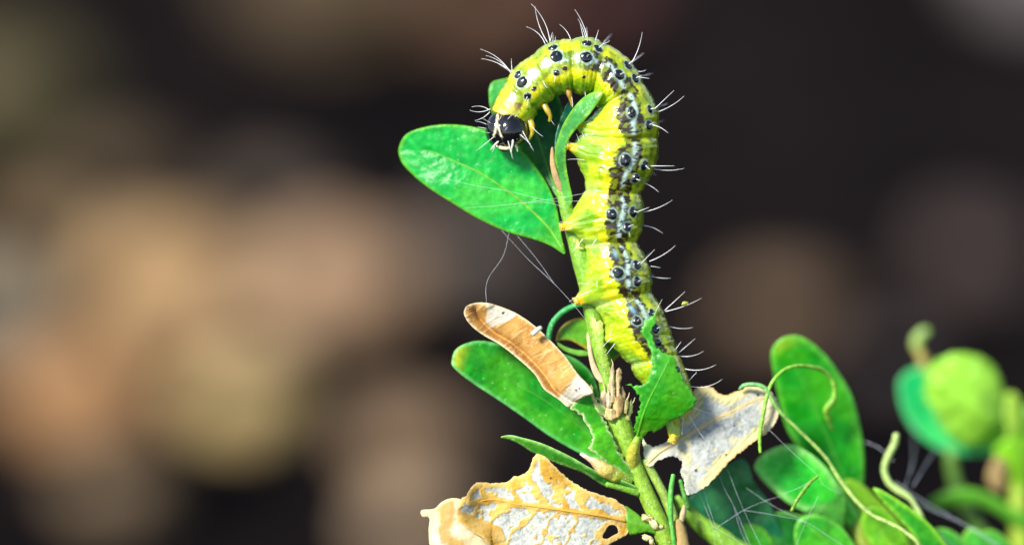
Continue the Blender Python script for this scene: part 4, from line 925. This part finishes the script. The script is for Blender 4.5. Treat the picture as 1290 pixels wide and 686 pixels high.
tube('tendril', [(1129, 546, -112, 3.60), (1127, 558, -112, 4.40), (1118, 576, -112, 4.40), (1114, 593, -112, 4.16), (1121, 609, -110, 4.00), (1136, 620, -106, 4.80), (1150, 632, -100, 3.20), (1164, 670, -95, 3.20), (1150, 760, -105, 4.00)], M_STEM, sh2, [(0.34, 0.48, 0.14), (0.34, 0.48, 0.14), (0.30, 0.40, 0.14), YG], n=50, ns=10, lump=0.12)

# ================= blurred shoot with the round leaf bud
r3 = P1(1300, 1000, -385)
sh3 = thing('box_shoot', (r3[0], r3[1], 0), 'boxwood shoot tip with a rounded bulging lime green leaf', 'shoot')
tube('stem', [(1262, 530, -370, 6), (1272, 552, -373, 9), (1280, 585, -375, 10), (1284, 640, -375, 13), (1290, 760, -379, 15), (1300, 1000, -385, 20)], M_STEM, sh3, [(0.28, 0.42, 0.03), (0.30, 0.42, 0.03), (0.2, 0.25, 0.03), (0.10, 0.09, 0.04)], n=50, ns=12, world_tail=[(r3[0], r3[1], 0.05, 0.0014), (r3[0], r3[1], -0.01, 0.0016)])
bx_ = [(1164, 488), (1172, 462), (1190, 449), (1214, 444), (1240, 452), (1258, 472), (1268, 500), (1272, 530), (1258, 556), (1236, 564), (1214, 562), (1196, 548), (1178, 522), (1168, 504)]
def bulge(cx, cy, rx, ry, h): return lambda x, y, t, d: h * np.sqrt(np.clip(1 - ((x - cx) / rx) ** 2 - ((y - cy) / ry) ** 2, 0, 1))
leaf('leaf', bx_, [(1264, 548), (1240, 520), (1210, 490), (1180, 464)], [-361, -355, -355, -359], sh3, green((0.26, 0.54, 0.05), base2=(0.12, 0.42, 0.03), seed=51, mott=0.2), M_LEAF, thick=5, spacing=4, wfn=lambda x, y, t, d: bulge(1206, 494, 66, 74, 27)(x, y, t, d) + 14 * np.exp(-(((x - 1210) * 0.6 - (y - 500) * 0.8) / 16) ** 2), label='rounded bulging lime green leaf', seed=31, rough_w=3.0, jag=2.5)
leaf('leaf', [(1132, 486), (1136, 474), (1146, 466), (1166, 461), (1176, 468), (1172, 492), (1182, 524), (1200, 550), (1230, 560), (1262, 560), (1266, 568), (1230, 572), (1200, 570), (1172, 558), (1148, 536), (1136, 512)],
     [(1262, 566), (1210, 558), (1165, 520), (1152, 470)], [-369, -371, -371, -367], sh3, green((0.010, 0.42, 0.12), edge=(0.10, 0.52, 0.20), edge_w=6, seed=53), M_LEAF, kL=0.3, kR=0.2, thick=5, spacing=4, seed=32, label='dark green cupped leaf around the lime green one')
tube('leaf_stalk', [(1170, 416, -365, 5), (1162, 420, -365, 7), (1154, 432, -365, 7), (1160, 446, -365, 6), (1165, 460, -367, 7), (1168, 470, -369, 6)], M_STEM, sh3, [(0.24, 0.38, 0.10), (0.24, 0.38, 0.08), (0.42, 0.30, 0.08), (0.16, 0.36, 0.08)], n=30, ns=10)
for i, (pl, md, w, c0) in enumerate([
    ([(1262, 545), (1256, 520), (1262, 500), (1274, 494), (1284, 502), (1288, 524), (1282, 548)], [(1272, 548), (1270, 522), (1274, 496)], -347, (0.30, 0.50, 0.06)),
    ([(1268, 560), (1270, 535), (1284, 516), (1300, 510), (1312, 524), (1306, 552), (1286, 568)], [(1274, 562), (1288, 540), (1304, 514)], -361, (0.14, 0.40, 0.03)),
    ([(1252, 572), (1266, 552), (1286, 548), (1306, 560), (1312, 590), (1296, 620), (1276, 604)], [(1288, 616), (1284, 584), (1272, 556)], -355, (0.16, 0.40, 0.015)),
    ([(1244, 606), (1248, 584), (1258, 574), (1268, 584), (1270, 606), (1258, 620)], [(1260, 618), (1257, 600), (1258, 576)], -351, (0.34, 0.27, 0.12))]):
    leaf('leaf', pl, md, [w - 6, w, w + 4], sh3, green(c0, edge=tuple(min(1, q * 1.5) for q in c0), edge_w=5, seed=60 + i), M_LEAF, kL=-0.5, kR=-0.5, thick=4, spacing=4, seed=40 + i)
tube('petiole', [(1198, 566, -373, 8), (1200, 590, -377, 8), (1210, 625, -381, 9), (1250, 700, -381, 10), (1290, 780, -381, 12)], M_STEM, sh3, (0.10, 0.22, 0.03), n=24, ns=10)
leaf('leaf', [(1168, 634), (1184, 622), (1204, 615), (1226, 615), (1250, 623), (1276, 638), (1300, 650), (1310, 672), (1286, 666), (1260, 648), (1230, 635), (1204, 636), (1182, 640)], [(1304, 664), (1260, 638), (1220, 624), (1170, 634)], [-355, -343, -333, -335], sh3,
     green((0.09, 0.36, 0.02), edge=(0.20, 0.46, 0.06), seed=55), M_LEAF, kL=-0.4, kR=-0.4, thick=5, spacing=4, seed=33)
leaf('leaf', [(1214, 700), (1212, 676), (1222, 664), (1236, 668), (1250, 666), (1266, 676), (1284, 700), (1280, 730), (1240, 732)], [(1258, 730), (1240, 700), (1230, 668)], [-170, -160, -156], sh3, green((0.02, 0.28, 0.03), edge=(0.22, 0.50, 0.06), edge_w=6, seed=57), M_LEAF, kL=-0.2, kR=-0.3, thick=4, spacing=4, seed=34)
tube('petiole', [(1256, 728, -170, 4), (1272, 800, -260, 5), (1296, 900, -379, 6)], M_STEM, sh3, (0.12, 0.25, 0.03), n=16, ns=8)

# ================= silk
def web(label, strands, w_r=0.19):
    c0 = strands[0][0]; b = P1(*c0)
    t = thing('silk_web', b, label, 'silk')
    for st in strands:
        p = np.asarray(st, float); q = crom(np.c_[p, np.full(len(p), w_r)], 14) if len(p) > 2 else np.linspace(np.r_[p[0], w_r], np.r_[p[-1], w_r], 6)
        v, f_ = tube_arrays(q[:, :3], q[:, 3] * (0.8 + 0.5 * rng.random(len(q))), 5)
        make_obj('strand', P(v), f_, M_SILK, t)
    return t
web('fine silk threads from the broad leaf down to the dead curled leaf and stem',
    [[(641, 294, -14), (634, 322, -6), (617, 347, 4), (612, 362, 8), (613, 382, 16)], [(632, 290, -14), (665, 326, -6), (698, 357, 2), (722, 383, 6), (744, 410, 8)], [(651, 296, -14), (676, 326, -6), (698, 357, 2)]])
web('fine silk threads crossing the face of the broad leaf beside the stem',
    [[(566, 226, 4), (600, 234, 2), (637, 240, 0), (675, 249, 4), (704, 254, 10), (742, 252, 14)], [(585, 262, 4), (637, 258, 0), (700, 250, 8), (738, 243, 14)], [(660, 256, 0), (690, 255, 4), (712, 262, 8)]], 0.17)
web('silk web strands stretched below the grey papery leaf to the green leaves beside it',
    [[(880, 619, -14), (889, 640, -16), (897, 662, -18), (903, 700, -20)], [(886, 615, -14), (897, 650, -16), (912, 692, -18)], [(906, 598, -16), (914, 618, -18), (926, 640, -20), (950, 698, -22)], [(916, 590, -16), (937, 642, -20), (964, 698, -24)],
     [(937, 642, -20), (969, 647, -22), (1015, 657, -26), (1041, 673, -30), (1080, 698, -36)], [(1031, 624, -24), (1015, 657, -26), (998, 698, -28)], [(969, 541, -20), (998, 569, -22), (1030, 598, -24), (1037, 610, -26), (1060, 622, -36)], [(940, 614, -30), (975, 637, -28), (1015, 657, -26)],
     [(903, 664, -18), (937, 642, -20), (965, 630, -24), (985, 624, -30)], [(896, 661, -18), (925, 678, -20), (950, 698, -22)], [(925, 639, -20), (932, 665, -22), (947, 698, -24)], [(1030, 598, -24), (1010, 612, -22), (985, 622, -24)]], 0.19)
web('blurred silk threads bundled between the pointed leaf and the curled pale tendril',
    [[(1128, 606, -112), (1160, 628, -120), (1195, 648, -130), (1240, 676, -140), (1270, 700, -150)], [(1134, 616, -112), (1170, 640, -122), (1215, 660, -134), (1262, 688, -145)], [(1090, 556, -118), (1108, 564, -116), (1126, 580, -112)], [(1140, 622, -108), (1168, 660, -110), (1204, 690, -116)],
     [(1150, 612, -130), (1172, 576, -200), (1196, 550, -345)], [(1140, 612, -130), (1150, 580, -200), (1152, 530, -355)]], 0.42)
